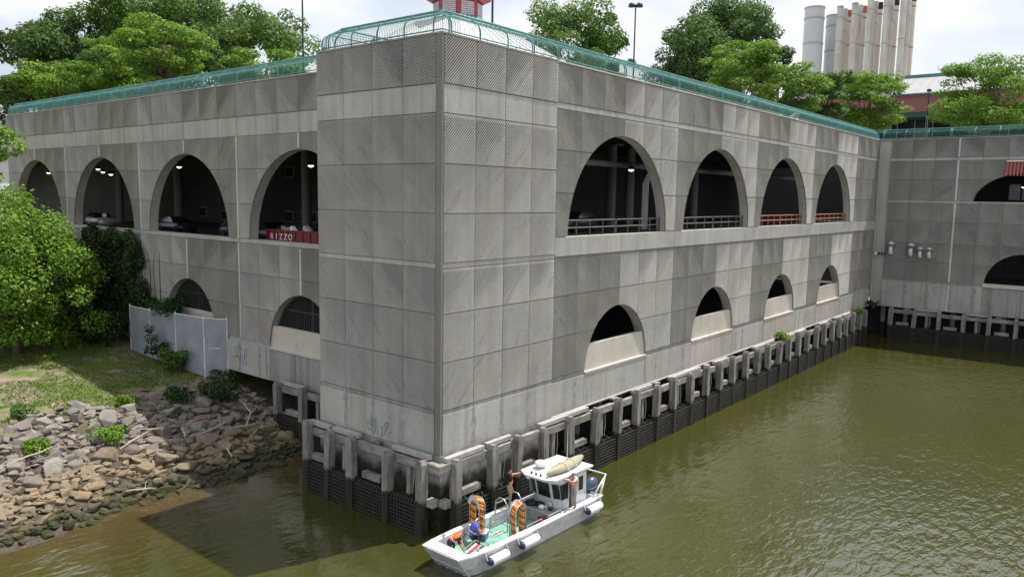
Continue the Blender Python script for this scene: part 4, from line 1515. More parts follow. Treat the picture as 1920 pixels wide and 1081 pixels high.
# ------------------------------------------------------------------ pale fabric fence on the bank
def fabric_fence():
    t = thing('chain_link_fence', (3.1, 28.2, 3.4), 'tall chain link fence hung with pale privacy fabric beside the shaded wing', 'fence')
    pts = [(4.3, 26.9), (3.15, 28.2), (2.9, 32.0), (2.7, 35.8), (2.5, 38.8)]
    H = [4.6, 4.6, 4.3, 4.0, 3.8]
    rd = random.Random(3)
    for (x, y), h in zip(pts, H):
        z = bank_z(min(x, 4.2), y)
        MB().tube([(x, y, z - 0.3), (x, y, z + h + 0.15)], 0.06, 8).build('post', 'pvc_white', t)
    for i, ((x0, y0), (x1, y1)) in enumerate(zip(pts, pts[1:])):
        z0, z1 = bank_z(min(x0, 4.2), y0), bank_z(min(x1, 4.2), y1)
        h0, h1 = H[i], H[i + 1]
        MB().tube([(x0, y0, z0 + h0), (x1, y1, z1 + h1)], 0.04, 6).build('top_rail', 'pvc_white', t)
        if i == 0:
            MB().tube([(x0, y0, z0 + 2.3), (x1, y1, z1 + 2.3)], 0.04, 6).build('middle_rail', 'pvc_white', t)
        m = MB()
        nu, nv = 12, 8
        nx, ny = -(y1 - y0), (x1 - x0)
        ln = math.hypot(nx, ny)
        nx, ny = nx / ln, ny / ln
        vs = []
        for b in range(nv + 1):
            for a in range(nu + 1):
                f, g = a / nu, b / nv
                zb, zt = z0 + (z1 - z0) * f + 0.06, z0 + h0 + (z1 + h1 - z0 - h0) * f
                q = 0.09 * mnoise.noise(Vector((f * 3 + i * 7, g * 3, 0))) + 0.05
                vs.append((x0 + (x1 - x0) * f + nx * q, y0 + (y1 - y0) * f + ny * q, zb + (zt - zb) * g))
        fs = [(b * (nu + 1) + a, b * (nu + 1) + a + 1, (b + 1) * (nu + 1) + a + 1, (b + 1) * (nu + 1) + a) for b in range(nv) for a in range(nu)]
        m.add(vs, fs).build('privacy_fabric', 'fabric_pale', t, smooth=True)
fabric_fence()

# ------------------------------------------------------------------ background: lamps, pavilion, chimneys, building
def lamp_post(loc, h, heads, label, rot=0.0):
    t = thing('lamp_post', loc, label, 'lamp post', 'dark lamp posts on the roof plaza')
    x, y, z = loc
    MB().tube([(x, y, z), (x, y, z + 0.5), (x, y, z + h)], [0.14, 0.10, 0.075], 8).build('pole', 'dark_metal', t)
    for k in range(heads):
        a = rot + math.pi * k if heads == 2 else rot
        cx, cy = x + (math.cos(a) * 0.42 if heads == 2 else 0), y + (math.sin(a) * 0.42 if heads == 2 else 0)
        hd = MB()
        if heads == 2:
            hd.tube([(x, y, z + h - 0.05), (cx, cy, z + h - 0.02)], 0.05, 6)
        hd.lathe((cx, cy, z + h), [(0.36, -0.26), (0.37, -0.12), (0.33, 0.05), (0.2, 0.17), (0.06, 0.22)], 14)
        hd.build('lamp_head', 'dark_metal', t, smooth=True)
lamp_post((19.5, 37.7, ZP), 12.5, 2, 'dark lamp pole left of the tower, its head above the picture', R(-40))
lamp_post((20.6, 14.6, ZP), 12.5, 2, 'dark lamp pole standing beside the red cupola', R(-40))
lamp_post((48.6, 18.2, ZP), 14.1, 2, 'dark lamp post with two round heads above the sunlit wing', R(-55))
lamp_post((113.3, 1.9, ZP), 11.2, 1, 'short dark lamp post before the red building')

def pavilion():
    cx, cy = 17.9, 15.8
    t = thing('pavilion', (cx, cy, ZP), 'red and white pavilion with an octagonal louvered cupola behind the tower', 'pavilion')
    h, ze, za, rt = 6.5, 27.35, 30.3, 2.3
    m = MB()
    c4 = [(-1, -1), (1, -1), (1, 1), (-1, 1)]
    for i in range(4):
        (a, b), (c, d) = c4[i], c4[(i + 1) % 4]
        m.quad((cx + a * h, cy + b * h, ze), (cx + c * h, cy + d * h, ze), (cx + c * rt, cy + d * rt, za), (cx + a * rt, cy + b * rt, za))
    m.quad(*[(cx + a * rt, cy + b * rt, za) for a, b in c4])
    rf = m.build('roof', 'roof_pale', t)
    m = MB()
    for i in range(4):
        (a, b), (c, d) = c4[i], c4[(i + 1) % 4]
        for k in range(11):
            f = (k + 0.5) / 11
            p = Vector((cx + (a + (c - a) * f) * h, cy + (b + (d - b) * f) * h, ze + .02))
            q = Vector((cx + (a + (c - a) * f) * rt, cy + (b + (d - b) * f) * rt, za + .02))
            m.bar(p, q, 0.05, 0.05)
    m.build('roof_seam', 'louver_grey', rf)
    m = MB()
    g = h + 0.1
    m.box((cx - g, cy - g, ze - 0.45), (cx + g, cy - g + 0.15, ze + .02))
    m.box((cx - g, cy - g + .16, ze - 0.45), (cx - g + 0.15, cy + g, ze + .02))
    m.box((cx + g - .15, cy - g + .16, ze - 0.45), (cx + g, cy + g, ze + .02))
    m.build('fascia', 'red_paint', t)
    m = MB()
    for a, b in c4:
        m.cyl((cx + a * (h - .6), cy + b * (h - .6)), 0.2, ZP, ze - 0.3, 10)
    m.build('column', 'red_paint', t)
    # cupola
    n = 8
    def ring(r, z, o=0.0):
        return [(cx + r * math.cos(2 * math.pi * (k + 0.5) / n + R(22)), cy + r * math.sin(2 * math.pi * (k + 0.5) / n + R(22)), z) for k in range(n)]
    def loft(rings):
        mm = MB()
        vs = [p for r_ in rings for p in r_]
        fs = [(i * n + k, i * n + (k + 1) % n, (i + 1) * n + (k + 1) % n, (i + 1) * n + k) for i in range(len(rings) - 1) for k in range(n)]
        fs.append(tuple((len(rings) - 1) * n + k for k in range(n)))
        return mm.add(vs, fs)
    loft([ring(2.5, 29.9), ring(2.15, 30.55)]).build('cupola_base', 'green_paint', t)
    cb = loft([ring(1.9, 30.56), ring(1.9, 31.9)]).build('cupola', 'red_paint', t)
    m = MB()
    rg = ring(1.93, 0)
    for k in range(n):
        p, q = Vector(rg[k]), Vector(rg[(k + 1) % n])
        p2, q2 = p.lerp(q, 0.14), p.lerp(q, 0.86)
        out = (p + q) / 2 - Vector((cx, cy, 0))
        out.normalize()
        for s in range(7):
            z = 30.68 + s * 0.145
            m.bar(p2 + Vector((0, 0, z)) + out * .02, q2 + Vector((0, 0, z)) + out * .02, 0.06, 0.10)
    m.build('louver', 'louver_grey', cb)
    loft([ring(2.0, 31.8), ring(2.55, 32.0), ring(2.6, 32.25), ring(2.2, 32.6), ring(0.3, 34.4)]).build('cupola_roof', 'red_paint', t)
    return t
pavilion()

def chimneys():
    for i, (y, x, r, top, lab) in enumerate([(46.7, 190, 2.55, 68.4, 'wide smooth pale grey chimney nearest the dark tree'), (43.2, 196, 2.2, 67.0, 'second smooth grey chimney half hidden behind the first')]):
        t = thing('chimney', (x, y, ZP), lab, 'chimney', 'smooth grey chimneys')
        m = MB().lathe((x, y, 0), [(r, ZP), (r, top - 3), (r * 1.0, top)], 28)
        m.build('flue', 'stack_grey', t, smooth=False)
        for z in (top - 0.25, top - 3.0, top - 9.5, top - 18, top - 26):
            MB().lathe((x, y, 0), [(r + .12, z - .18), (r + .12, z + .18)], 28).build('ring', 'stack_band', t)
    rows = [(190, 0.76, 'old_stack', (40.1, 36.4, 32.6, 28.7, 24.8), (67.8, 68.1, 68.8, 69.1, 70.8)),
            (193.5, 0.66, 'old_stack', (38.85, 35.1, 31.4, 27.6, 23.6), (67.0, 67.4, 67.8, 68.3, 68.9)),
            (197, 0.66, 'stack_tan', (37.8, 34.1, 30.3, 26.5, 22.6), (66.3, 66.8, 67.2, 67.6, 68.1))]
    word = ['first', 'second', 'middle', 'fourth', 'last']
    for k, (x, r, mt, ys, tops) in enumerate(rows):
        g = (x + 27.45) / 217.45
        for i, (y, tp) in enumerate(zip(ys, tops)):
            yy = (y + 26.78) * g - 26.78
            top = (tp - 17.15) * g + 17.15
            rr = r * g
            row = ['peeling white chimney in the front row', 'thin white chimney in the middle row', 'rust stained chimney in the back row'][k]
            t = thing('chimney', (x, yy, ZP), f'{row}, {word[i]} from the left', 'chimney', 'old chimneys in rows')
            MB().lathe((x, yy, 0), [(rr, ZP), (rr, top)], 16).build('flue', mt, t, smooth=False)
            for z in (top - 2.8, top - 9.0 - i, top - 21):
                MB().lathe((x, yy, 0), [(rr + .09, z - .1), (rr + .09, z + .1)], 16).build('ring', 'rust' if k == 2 else 'stack_band', t)
            if k == 2:
                MB().lathe((x, yy, 0), [(rr + .05, top - 1.6), (rr + .05, top + .2)], 16).build('cap', 'black_cap' if i > 1 else 'rust', t)
                MB().bar((x, yy, top - 6), (190, (ys[i] + 1.0 + 26.78) - 26.78, top - 6), 0.08, 0.08).build('tie_bar', 'rust', t)
            if k == 0:
                MB().lathe((x, yy, 0), [(rr + .06, top - .5), (rr + .06, top + .05)], 16).build('cap', 'stack_band', t)
chimneys()

plain('soffit_green', (0.02, 0.06, 0.05), 0.7)
plain('roof_dull', (0.25, 0.25, 0.26), 0.6, var=0.08, scale=0.5)
def red_building():
    x0 = 128.0
    t = thing('low_building', (x0, 0, ZP), 'low red brick building with a pale sloping roof and green trim beyond the plaza', 'building')
    ya, yb = 26.0, -40.0
    yr = 11.0
    B1('wall', 'brick_red', t, (x0, yb, 33.2), (x0 + 0.4, ya, 36.2))
    B1('body', 'void_dark', t, (x0 + 6.2, yb, ZP), (x0 + 30, ya, 36))
    B1('soffit', 'soffit_green', t, (x0 + 0.1, yb, 32.3), (x0 + 6, ya, 33.15))
    m = MB().add([(x0 - .4, yb, 36.45), (x0 - .4, yr, 36.45), (x0 + 9, yr, 40.5), (x0 + 9, yb, 40.5)], [(0, 3, 2, 1)])
    rf = m.build('roof', 'roof_dull', t)
    m = MB()
    y = yb
    while y < yr:
        m.bar((x0 - .4, y, 36.48), (x0 + 9, y, 40.53), 0.05, 0.05)
        y += 1.6
    m.build('roof_seam', 'louver_grey', rf)
    B1('gutter', 'green_paint', t, (x0 - .6, yb, 36.2), (x0 + .2, yr, 36.44))
    B1('ridge', 'green_paint', t, (x0 + 8.8, yb, 40.4), (x0 + 9.3, yr, 41.0))
    B1('glazing', 'glass_dark', t, (x0 + 6.0, yb, ZP), (x0 + 6.1, ya, 32.28))
    y = yb
    while y < ya:
        B1('mullion', 'window_frame', t, (x0 + 5.9, y, ZP), (x0 + 5.99, y + 0.12, 32.28))
        y += 3.0
    B1('transom', 'window_frame', t, (x0 + 5.8, yb, 29.0), (x0 + 5.89, ya, 29.12))
    y = yb
    while y < ya:
        MB().cyl((x0 + 0.6, y), 0.18, ZP, 32.3, 8).build('column', 'window_frame', t)
        y += 9.0
red_building()

# ------------------------------------------------------------------ things fixed to the end wing
def wall_vent(y, z, s, label):
    t = thing('vent_pipe', (78.75, y, z), label, 'vent pipe', 'white vent pipes on the end wall')
    x = 78.3
    MB().tube([(78.9, y, z - 0.9 * s), (x + .1, y, z - 0.95 * s), (x - 0.05, y, z - 0.8 * s), (x - 0.08, y, z - 0.5 * s), (x - 0.08, y, z)], 0.2 * s, 10).build('elbow', 'pvc_white', t, smooth=True)
    MB().lathe((x - 0.08, y, z), [(0.24 * s, -0.25 * s), (0.42 * s, 0.0), (0.45 * s, 0.06 * s), (0.3 * s, 0.24 * s), (0.1 * s, 0.34 * s)], 12).build('cowl', 'galvanised', t, smooth=True)
wall_vent(-2.25, 11.9, 1.2, 'white vent pipe with a steel cowl standing alone on the end wall')
wall_vent(-4.55, 11.8, 1.2, 'largest and leftmost of the three vent pipes set together')
wall_vent(-5.6, 11.45, 1.0, 'middle one of the three vent pipes set together')
wall_vent(-6.6, 11.45, 1.0, 'rightmost of the three vent pipes set together')
for i, y in enumerate((-0.45, -0.85, -1.2, -1.55)):
    t = MB().tube([(78.9, y, 10.7), (78.55, y, 10.7), (78.5, y, 10.45)], 0.15 if i == 0 else 0.09, 8)
    tag(t.build('drain_spout', 'pvc_white' if i == 0 else 'dark_metal'), ['short white drain spout in the inner corner of the basin', 'dark drain spout beside the white one', 'dark drain spout third from the inner corner', 'dark drain spout farthest from the inner corner'][i], 'drain spout', 'drain spouts by the inner corner')
def awning():
    t = thing('awning', (78.5, -16, 20.4), 'red striped metal awning over the upper arch of the end wing', 'awning')
    for k in range(14):
        y = -13.95 - k * 0.35
        MB().bar((78.3, y, 20.35), (78.7, y, 21.95), 0.16, 0.08, up=(1, 0, 0)).build('slat', 'awning_red', t)
    B1('backing', 'void_dark', t, (78.45, -18.9, 20.3), (78.5, -13.9, 20.5))
    B1('header', 'letter_white', t, (78.55, -18.9, 21.96), (78.8, -13.85, 22.1))
awning()

# ------------------------------------------------------------------ parked cars and the red dumpster on the deck
def car(loc, rz, label, mat):
    t = thing('parked_car', loc, label, 'car', 'cars parked on the deck', rz)
    sec = [(-2.2, 0.55, 0.75), (-2.05, 0.5, 0.95), (-1.1, 0.45, 1.02), (-0.4, 0.45, 1.05), (1.3, 0.45, 1.05), (2.1, 0.5, 0.98), (2.25, 0.55, 0.8)]
    m = MB()
    vs, n = [], 8
    for x, zb, zt in sec:
        w = 0.9 if abs(x) < 2 else 0.8
        vs += [(x, -w * .9, 0.3), (x, -w, zb), (x, -w * .97, zt - .1), (x, -w * .8, zt), (x, w * .8, zt), (x, w * .97, zt - .1), (x, w, zb), (x, w * .9, 0.3)]
    fs = [(i * n + k, i * n + (k + 1) % n, (i + 1) * n + (k + 1) % n, (i + 1) * n + k) for i in range(len(sec) - 1) for k in range(n)]
    fs += [tuple(range(n - 1, -1, -1)), tuple((len(sec) - 1) * n + k for k in range(n))]
    m.add(vs, fs).build('body', mat, t, local=True, smooth=True)
    m = MB()
    cab = [(-0.95, 0.84, 1.03), (-0.2, 0.66, 1.48), (1.1, 0.66, 1.46), (1.75, 0.82, 1.04)]
    vs = [p for x, w, z in cab for p in ((x, -w, z), (x, w, z))]
    fs = [(0, 1, 3, 2), (2, 3, 5, 4), (4, 5, 7, 6), (0, 2, 4, 6), (1, 7, 5, 3)]
    m.add(vs, fs).build('windows', 'glass_dark', t, local=True)
    MB().add([(-0.15, -.64, 1.495), (-0.15, .64, 1.495), (1.05, .64, 1.475), (1.05, -.64, 1.475)], [(0, 3, 2, 1)]).build('roof', mat, t, local=True)
    for x in (-1.4, 1.4):
        for y in (-0.82, 0.82):
            MB().tube([(x, y - .1, 0.32), (x, y + .1, 0.32)], 0.32, 14).build('wheel', 'tyre', t, local=True)
car((8.0, 26.2, 13.3), R(80), 'dark car half visible at the foot of the third upper arch', 'car_dark')
car((8.5, 31.5, 13.3), R(86), 'dark car deeper behind the third upper arch', 'car_dark')
car((8.3, 41.6, 13.3), R(88), 'dark car behind the second upper arch from the left', 'car_dark')
car((7.6, 55.6, 13.3), R(84), 'silver car by the leftmost arch beside the bank tree', 'car_silver')
car((20.0, 5.8, 14.6), R(4), 'dark car behind the rail of the first sunlit arch', 'car_dark')
car((36.0, 6.0, 14.6), R(2), 'dark car behind the rail of the second sunlit arch', 'car_dark')

def dumpster():
    x0, x1, ya, yb, z0, z1 = 5.65, 7.6, 23.5, 17.2, 13.35, 14.35
    t = thing('dumpster', (6.6, 20.5, 13.3), 'red dumpster with white lettering in the arch next to the tower', 'dumpster')
    m = MB()
    m.box((x0, yb, z0), (x0 + .08, ya, z1))
    m.box((x1 - .08, yb, z0), (x1, ya, z1))
    m.box((x0 + .081, yb, z0), (x1 - .081, yb + .08, z1))
    m.box((x0 + .081, ya - .08, z0), (x1 - .081, ya, z1))
    m.box((x0 + .081, yb + .081, z0), (x1 - .081, ya - .081, z0 + .08))
    m.build('bin', 'dumpster_red', t)
    for k in range(8):
        y = yb + 0.15 + k * (ya - yb - 0.3) / 7
        MB().box((x0 - .07, y - .06, z0), (x0 - .001, y + .06, z1)).build('rib', 'dumpster_red', t)
    MB().box((x0 - .09, yb - .02, z1 + .001), (x0 + .1, ya + .02, z1 + .1)).build('rim', 'dumpster_red', t)
    for i, ch in enumerate('RIZZO'):
        cu = bpy.data.curves.new('letter', 'FONT')
        cu.body = ch
        cu.size = 0.62
        cu.extrude = 0.012
        cu.align_x = 'CENTER'
        tmp = bpy.data.objects.new('letter', cu)
        COL.objects.link(tmp)
        me = bpy.data.meshes.new_from_object(tmp.evaluated_get(bpy.context.evaluated_depsgraph_get()))
        bpy.data.objects.remove(tmp)
        me.materials.clear()
        ob = link_mesh('letter', me, 'letter_white', t, Vector((x0 - .075, 22.65 - i * 0.56, 13.74)) - Vector((6.6, 20.5, 13.3)))
        ob.rotation_euler = (R(90), 0, R(-90))
    rd = random.Random(8)
    items = ['gear_black', 'bin_grey', 'driftwood', 'bag_white', 'gear_black', 'plank_pale', 'gear_black', 'rust']
    labs = ['black bag of rubble', 'grey crate', 'scrap plank', 'white bag', 'dark roll', 'pale board', 'black tub', 'rusty scrap']
    for i, (mt, lb) in enumerate(zip(items, labs)):
        y = 23.1 - i * 0.72
        a = rd.uniform(-.4, .4)
        m = MB().bar((6.0 + rd.uniform(0, .5), y - .35, 14.2 + rd.uniform(0, .1)), (6.3 + rd.uniform(0, .5), y + .3, 14.35 + rd.uniform(0, .35)), rd.uniform(.2, .6), rd.uniform(.15, .45))
        tag(m.build('debris', mt, bevel=0.03), f'{lb} lying on top of the red dumpster', 'debris', 'debris in the dumpster')
dumpster()

# graffiti, drawn as thin paint lines on the walls
def graffiti(name, fr, u, z, n, mat, label, seed, sc, strokes=7):
    rd = random.Random(seed)
    m = MB()
    for s in range(strokes):
        pts = []
        cu, cz = u + (s - strokes / 2) * 0.42 * sc, z + rd.uniform(-.25, .25) * sc
        a0 = rd.uniform(0, 6)
        for k in range(14):
            a = a0 + k * 0.42
            rr = (0.22 + 0.13 * math.sin(a * 2.3 + s)) * sc
            pts.append(fr.p(cu + math.cos(a) * rr + k * 0.012, n, cz + math.sin(a) * rr * 1.7))
        m.tube(pts, 0.022 * sc, 4)
    return tag(m.build(name, mat), label, 'graffiti')
graffiti('graffiti', FL, lu(0.02) - 0.3 + 0.3, 5.15, -0.068, 'graffiti_blue', 'blue grey looping graffiti tag low on the shaded wing by the fence', 3, 1.15, 4)
graffiti('graffiti', FR_TL, TD - 4.5, 4.42, -0.085, 'graffiti_green', 'green graffiti scrawl at the foot of the corner tower', 5, 0.75, 6)
# ------------------------------------------------------------------ work boat
BO = Vector((2.3, -3.5, 0.0))
BR = R(-1.3)
boat = thing('work_boat', BO, 'white aluminium work boat with square bow and green deck moored at the fender', 'boat', rz=BR)
def bw(x, y, z):
    """boat coordinates to world"""
    c, s = math.cos(BR), math.sin(BR)
    return Vector((BO.x + x * c - y * s, BO.y + x * s + y * c, BO.z + z))

plain('hull_side', (0.47, 0.48, 0.49), 0.45, var=0.22, scale=2.6, objspace=True)
def hull():
    # stations: x at gunwale, x at chine, half width top, half width chine, chine z, gunwale z
    st = [(-5.75, -4.75, 1.12, 0.95, -0.15, 1.12), (-5.0, -4.5, 1.30, 1.08, -0.22, 1.08), (-3.5, -3.5, 1.42, 1.2, -0.28, 1.04), (0.0, 0.0, 1.46, 1.25, -0.3, 1.0), (3.5, 3.5, 1.46, 1.25, -0.3, 1.0), (5.3, 5.1, 1.42, 1.22, -0.3, 1.0)]
    vs, fs = [], []
    for xt, xc, wt, wc, zc, zt in st:
        vs += [(xc, -wc, zc), (xt, -wt, zt), (xt, wt, zt), (xc, wc, zc)]
    for i in range(len(st) - 1):
        a, b = i * 4, i * 4 + 4
        fs += [(a, b, b + 1, a + 1), (a + 2, b + 2, b + 3, a + 3), (a + 3, b + 3, b, a)]
    k = (len(st) - 1) * 4
    fs += [(k, k + 3, k + 2, k + 1)]
    h = MB().add(vs, fs).build('hull', 'hull_side', boat, local=True)
    # bow ramp plate with its stiffeners
    m = MB()
    x0, w0 = -5.75, 1.12
    m.add([(-5.76, -1.12, 1.10), (-5.76, 1.12, 1.10), (-4.80, 1.10, -0.18), (-4.80, -1.10, -0.18), (-5.70, -1.12, 1.10), (-5.70, 1.12, 1.10), (-4.70, 1.10, -0.18), (-4.70, -1.10, -0.18)],
          [(0, 3, 2, 1), (4, 5, 6, 7), (0, 1, 5, 4), (2, 3, 7, 6), (0, 4, 7, 3), (1, 2, 6, 5)])
    m.build('bow_ramp', 'hull_grey', boat, local=True)
    for y in (-0.8, -0.3, 0.3, 0.8):
        MB().bar((-4.95, y, 0.02), (-4.72, y * .98, -0.2), 0.1, 0.06).build('ramp_hinge', 'galvanised', boat, local=True)
    # gunwale decks, inner walls, floor
    for s in (-1, 1):
        m = MB()
        for i in range(len(st) - 1):
            a, b = st[i], st[i + 1]
            m.add([(a[0], s * (a[2] + .03), a[5] + .005), (b[0], s * (b[2] + .03), b[5] + .005), (b[0], s * (b[2] - .30), b[5] + .005), (a[0], s * (a[2] - .30), a[5] + .005),
                   (a[0], s * (a[2] + .03), a[5] - .07), (b[0], s * (b[2] + .03), b[5] - .07), (max(b[0], -4.9), s * (b[2] - .30), 0.34), (max(a[0], -5.05), s * (a[2] - .30), 0.34)],
                  [(0, 1, 2, 3), (4, 5, 1, 0), (3, 2, 6, 7)])
        m.build('gunwale', 'hull_white', boat, local=True)
        for x in (-4.6, -3.0, -1.0, 1.0):
            MB().bar((x, s * 1.13, 0.4), (x, s * 1.13, 0.98), 0.06, 0.05).build('side_frame', 'hull_grey', boat, local=True)
        MB().tube([(-4.2, s * 1.10, 0.66), (1.5, s * 1.12, 0.62)], 0.03, 6).build('side_pipe', 'galvanised', boat, local=True)
        m = MB()
        m.tube([(-4.4, s * (1.12), 1.06), (-4.4, s * 1.12, 1.2)], 0.05, 8)
        m.tube([(-4.4, s * 1.0, 1.17), (-4.4, s * 1.24, 1.17)], 0.035, 6)
        m.build('bollard', 'galvanised', boat, local=True)
    m = MB().add([(-5.65, -0.85, 1.10), (-5.65, 0.85, 1.10), (-5.2, 1.0, 1.09), (-5.2, -1.0, 1.09)], [(0, 3, 2, 1)])
    m.build('bow_cap', 'hull_white', boat, local=True)
    MB().box((-5.1, -1.12, 0.30), (2.0, 1.12, 0.36)).build('deck', 'deck_green', boat, local=True)
    MB().box((-5.25, -1.05, 0.361), (-4.9, 1.05, 1.05)).build('bow_locker', 'hull_grey', boat, local=True)
    MB().box((2.01, -1.15, 0.30), (5.1, 1.15, 0.42)).build('aft_deck', 'hull_grey', boat, local=True)
    MB().box((5.1, -1.25, -0.25), (5.28, 1.25, 0.85)).build('transom', 'hull_grey', boat, local=True)
    # dark keel rubbing strake
    for s in (-1, 1):
        MB().bar((-4.5, s * 1.30, 0.55), (5.2, s * 1.385, 0.5), 0.05, 0.08).build('strake', 'hull_grey', boat, local=True)
hull()

def cabin():
    # plan: slanted windscreen, sides, roof with overhang
    w, zb, zt = 1.02, 0.42, 2.72
    xf, xt, xb = 2.05, 1.62, 4.25
    zs = 1.45
    xs = xf + (xt - xf) * (zs - zb) / (zt - zb)
    def fr_(z):
        return xf + (xt - xf) * max(0, (z - 1.2)) / (zt - 1.2)
    m = MB()
    c = 0.5          # half width of the flat middle screen
    def ringp(z):
        x = fr_(z)
        return [(x + 0.28, -w, z), (x, -c, z), (x, c, z), (x + 0.28, w, z), (xb, w, z), (xb, -w, z)]
    zs_ = [zb, 1.2, 1.42, 2.42, zt]
    vs = [p for z in zs_ for p in ringp(z)]
    fs = []
    n = 6
    for i in range(len(zs_) - 1):
        for k in range(n):
            fs.append((i * n + k, i * n + (k + 1) % n, (i + 1) * n + (k + 1) % n, (i + 1) * n + k))
    # wind them outward
    fs = [tuple(reversed(f)) for f in fs]
    m.add(vs, fs).build('cabin', 'hull_white', boat, local=True)
    def pane(name, pts, mat, parent=None, off=(0, 0, 0), inset=0.0):
        cc = sum((Vector(p) for p in pts), Vector()) / len(pts)
        q = [Vector(p).lerp(cc, inset) + Vector(off) for p in pts]
        return MB().add(q, [tuple(range(len(q)))]).build(name, mat, parent or boat, local=True)
    lo, hi = 1.48, 2.40
    def sc(a, b, z):       # point on the screen line between ring corner a and b
        r = ringp(z)
        return Vector(r[a]), Vector(r[b])
    for a, b, off in ((1, 2, (-0.012, 0, 0)), (0, 1, (-0.01, -0.008, 0)), (2, 3, (-0.01, 0.008, 0))):
        p0, p1 = sc(a, b, lo)
        q0, q1 = sc(a, b, hi)
        pts = [p0.lerp(p1, .06), p0.lerp(p1, .94), q0.lerp(q1, .94), q0.lerp(q1, .06)]
        f = pane('windscreen_frame', pts, 'hull_grey', None, off, 0.0)
        pane('pane', pts, 'glass_dark', f, (off[0] * 2, off[1] * 2, 0), 0.10)
    for s in (-1, 1):
        f = pane('side_window_frame', [(1.98, s * (w + .006), lo), (2.62, s * (w + .006), lo), (2.62, s * (w + .006), hi), (1.80, s * (w + .006), hi)], 'hull_grey')
        pane('pane', [(1.98, s * (w + .012), lo), (2.62, s * (w + .012), lo), (2.62, s * (w + .012), hi), (1.80, s * (w + .012), hi)], 'glass_dark', f, inset=0.08)
        pane('doorway', [(2.72, s * (w + .006), 0.5), (3.3, s * (w + .006), 0.5), (3.3, s * (w + .006), 2.5), (2.72, s * (w + .006), 2.5)], 'gear_black')
        d = MB().box((3.32, s * w - .012 + (0.02 if s > 0 else -0.02), 0.5), (4.2, s * w + .012 + (0.02 if s > 0 else -0.02), 2.55)).build('door', 'hull_white', boat, local=True)
        pane('pane', [(3.5, s * (w + .04), 1.65), (3.9, s * (w + .04), 1.65), (3.9, s * (w + .04), 2.4), (3.5, s * (w + .04), 2.4)], 'glass_dark', d)
        MB().box((4.05, s * (w + .04) - .02, 1.35), (4.12, s * (w + .04) + .02, 1.5)).build('door_handle', 'galvanised', d, local=True)
    m = MB()
    pl = [(1.0, -0.62), (0.98, 0.62), (1.35, 1.18), (4.6, 1.22), (4.6, -1.22), (1.35, -1.18)]
    vs = [(x, y, 2.73) for x, y in pl] + [(x, y, 2.82) for x, y in pl]
    fs = [tuple(range(5, -1, -1)), tuple(range(6, 12))] + [(k, (k + 1) % 6, 6 + (k + 1) % 6, 6 + k) for k in range(6)]
    rf = m.add(vs, fs).build('roof', 'hull_white', boat, local=True)
    MB().box((1.9, 0.2, 2.821), (4.3, 0.85, 2.86)).build('roof_hatch', 'hull_white', rf, local=True)
    rad = MB().lathe((2.25, 0.55, 2.86), [(0.1, 0), (0.12, 0.1), (0.3, 0.12), (0.33, 0.2), (0.32, 0.3), (0.22, 0.36), (0.05, 0.38)], 20)
    rad.build('radar_dome', 'fender_white', boat, local=True, smooth=True)
    MB().tube([(4.0, 0.1, 2.82), (4.0, 0.1, 4.9)], [0.03, 0.012], 6).build('antenna', 'hull_white', boat, local=True)
    for y in (-0.5, -0.2, 0.1):
        MB().lathe((1.3, y + .3, 2.82), [(0.05, 0), (0.06, 0.1), (0.03, 0.13)], 8).build('roof_light', 'gear_black', boat, local=True)
    MB().lathe((1.15, 0.5, 2.55), [(0.05, 0.0), (0.12, 0.08), (0.12, 0.17)], 10).build('spotlight', 'bag_white', boat, local=True)
cabin()

def stern():
    for i, y in enumerate((-0.42, 0.42)):
        sec = [(5.2, 0.16, 0.9, 1.15), (5.3, 0.22, 0.85, 1.52), (5.6, 0.25, 0.85, 1.66), (5.9, 0.24, 0.88, 1.6), (6.08, 0.17, 0.95, 1.38)]
        m = MB()
        vs, n = [], 8
        for x, w, z0, z1 in sec:
            zm = (z0 + z1) / 2
            vs += [(x, y - w * .7, z0), (x, y - w, z0 + .12), (x, y - w, z1 - .18), (x, y - w * .6, z1), (x, y + w * .6, z1), (x, y + w, z1 - .18), (x, y + w, z0 + .12), (x, y + w * .7, z0)]
        fs = [(a * n + k, (a + 1) * n + k, (a + 1) * n + (k + 1) % n, a * n + (k + 1) % n) for a in range(len(sec) - 1) for k in range(n)]
        fs += [tuple(range(n)), tuple((len(sec) - 1) * n + k for k in range(n - 1, -1, -1))]
        e = m.add(vs, fs).build('outboard_motor', 'engine_blue', boat, local=True, smooth=True)
        MB().box((5.35, y - .1, -0.3), (5.75, y + .1, 0.86)).build('motor_leg', 'engine_blue', e, local=True)
        MB().box((5.28, y - .255, 1.1), (5.95, y + .255, 1.14)).build('cowl_trim', 'galvanised', e, local=True)
    m = MB()
    m.tube([(4.5, -1.3, 1.02), (5.2, -1.38, 1.75), (6.2, -1.0, 1.8), (6.2, 1.0, 1.8), (5.2, 1.38, 1.75), (4.5, 1.3, 1.02)], 0.045, 8)
    for s in (-1, 1):
        m.tube([(6.15, s * 1.0, 1.8), (5.3, s * 1.3, 1.02)], 0.04, 6)
        m.tube([(5.3, s * 1.37, 1.74), (5.1, s * 1.36, 1.02)], 0.035, 6)
    m.build('stern_rail', 'hull_white', boat, local=True, smooth=True)
stern()

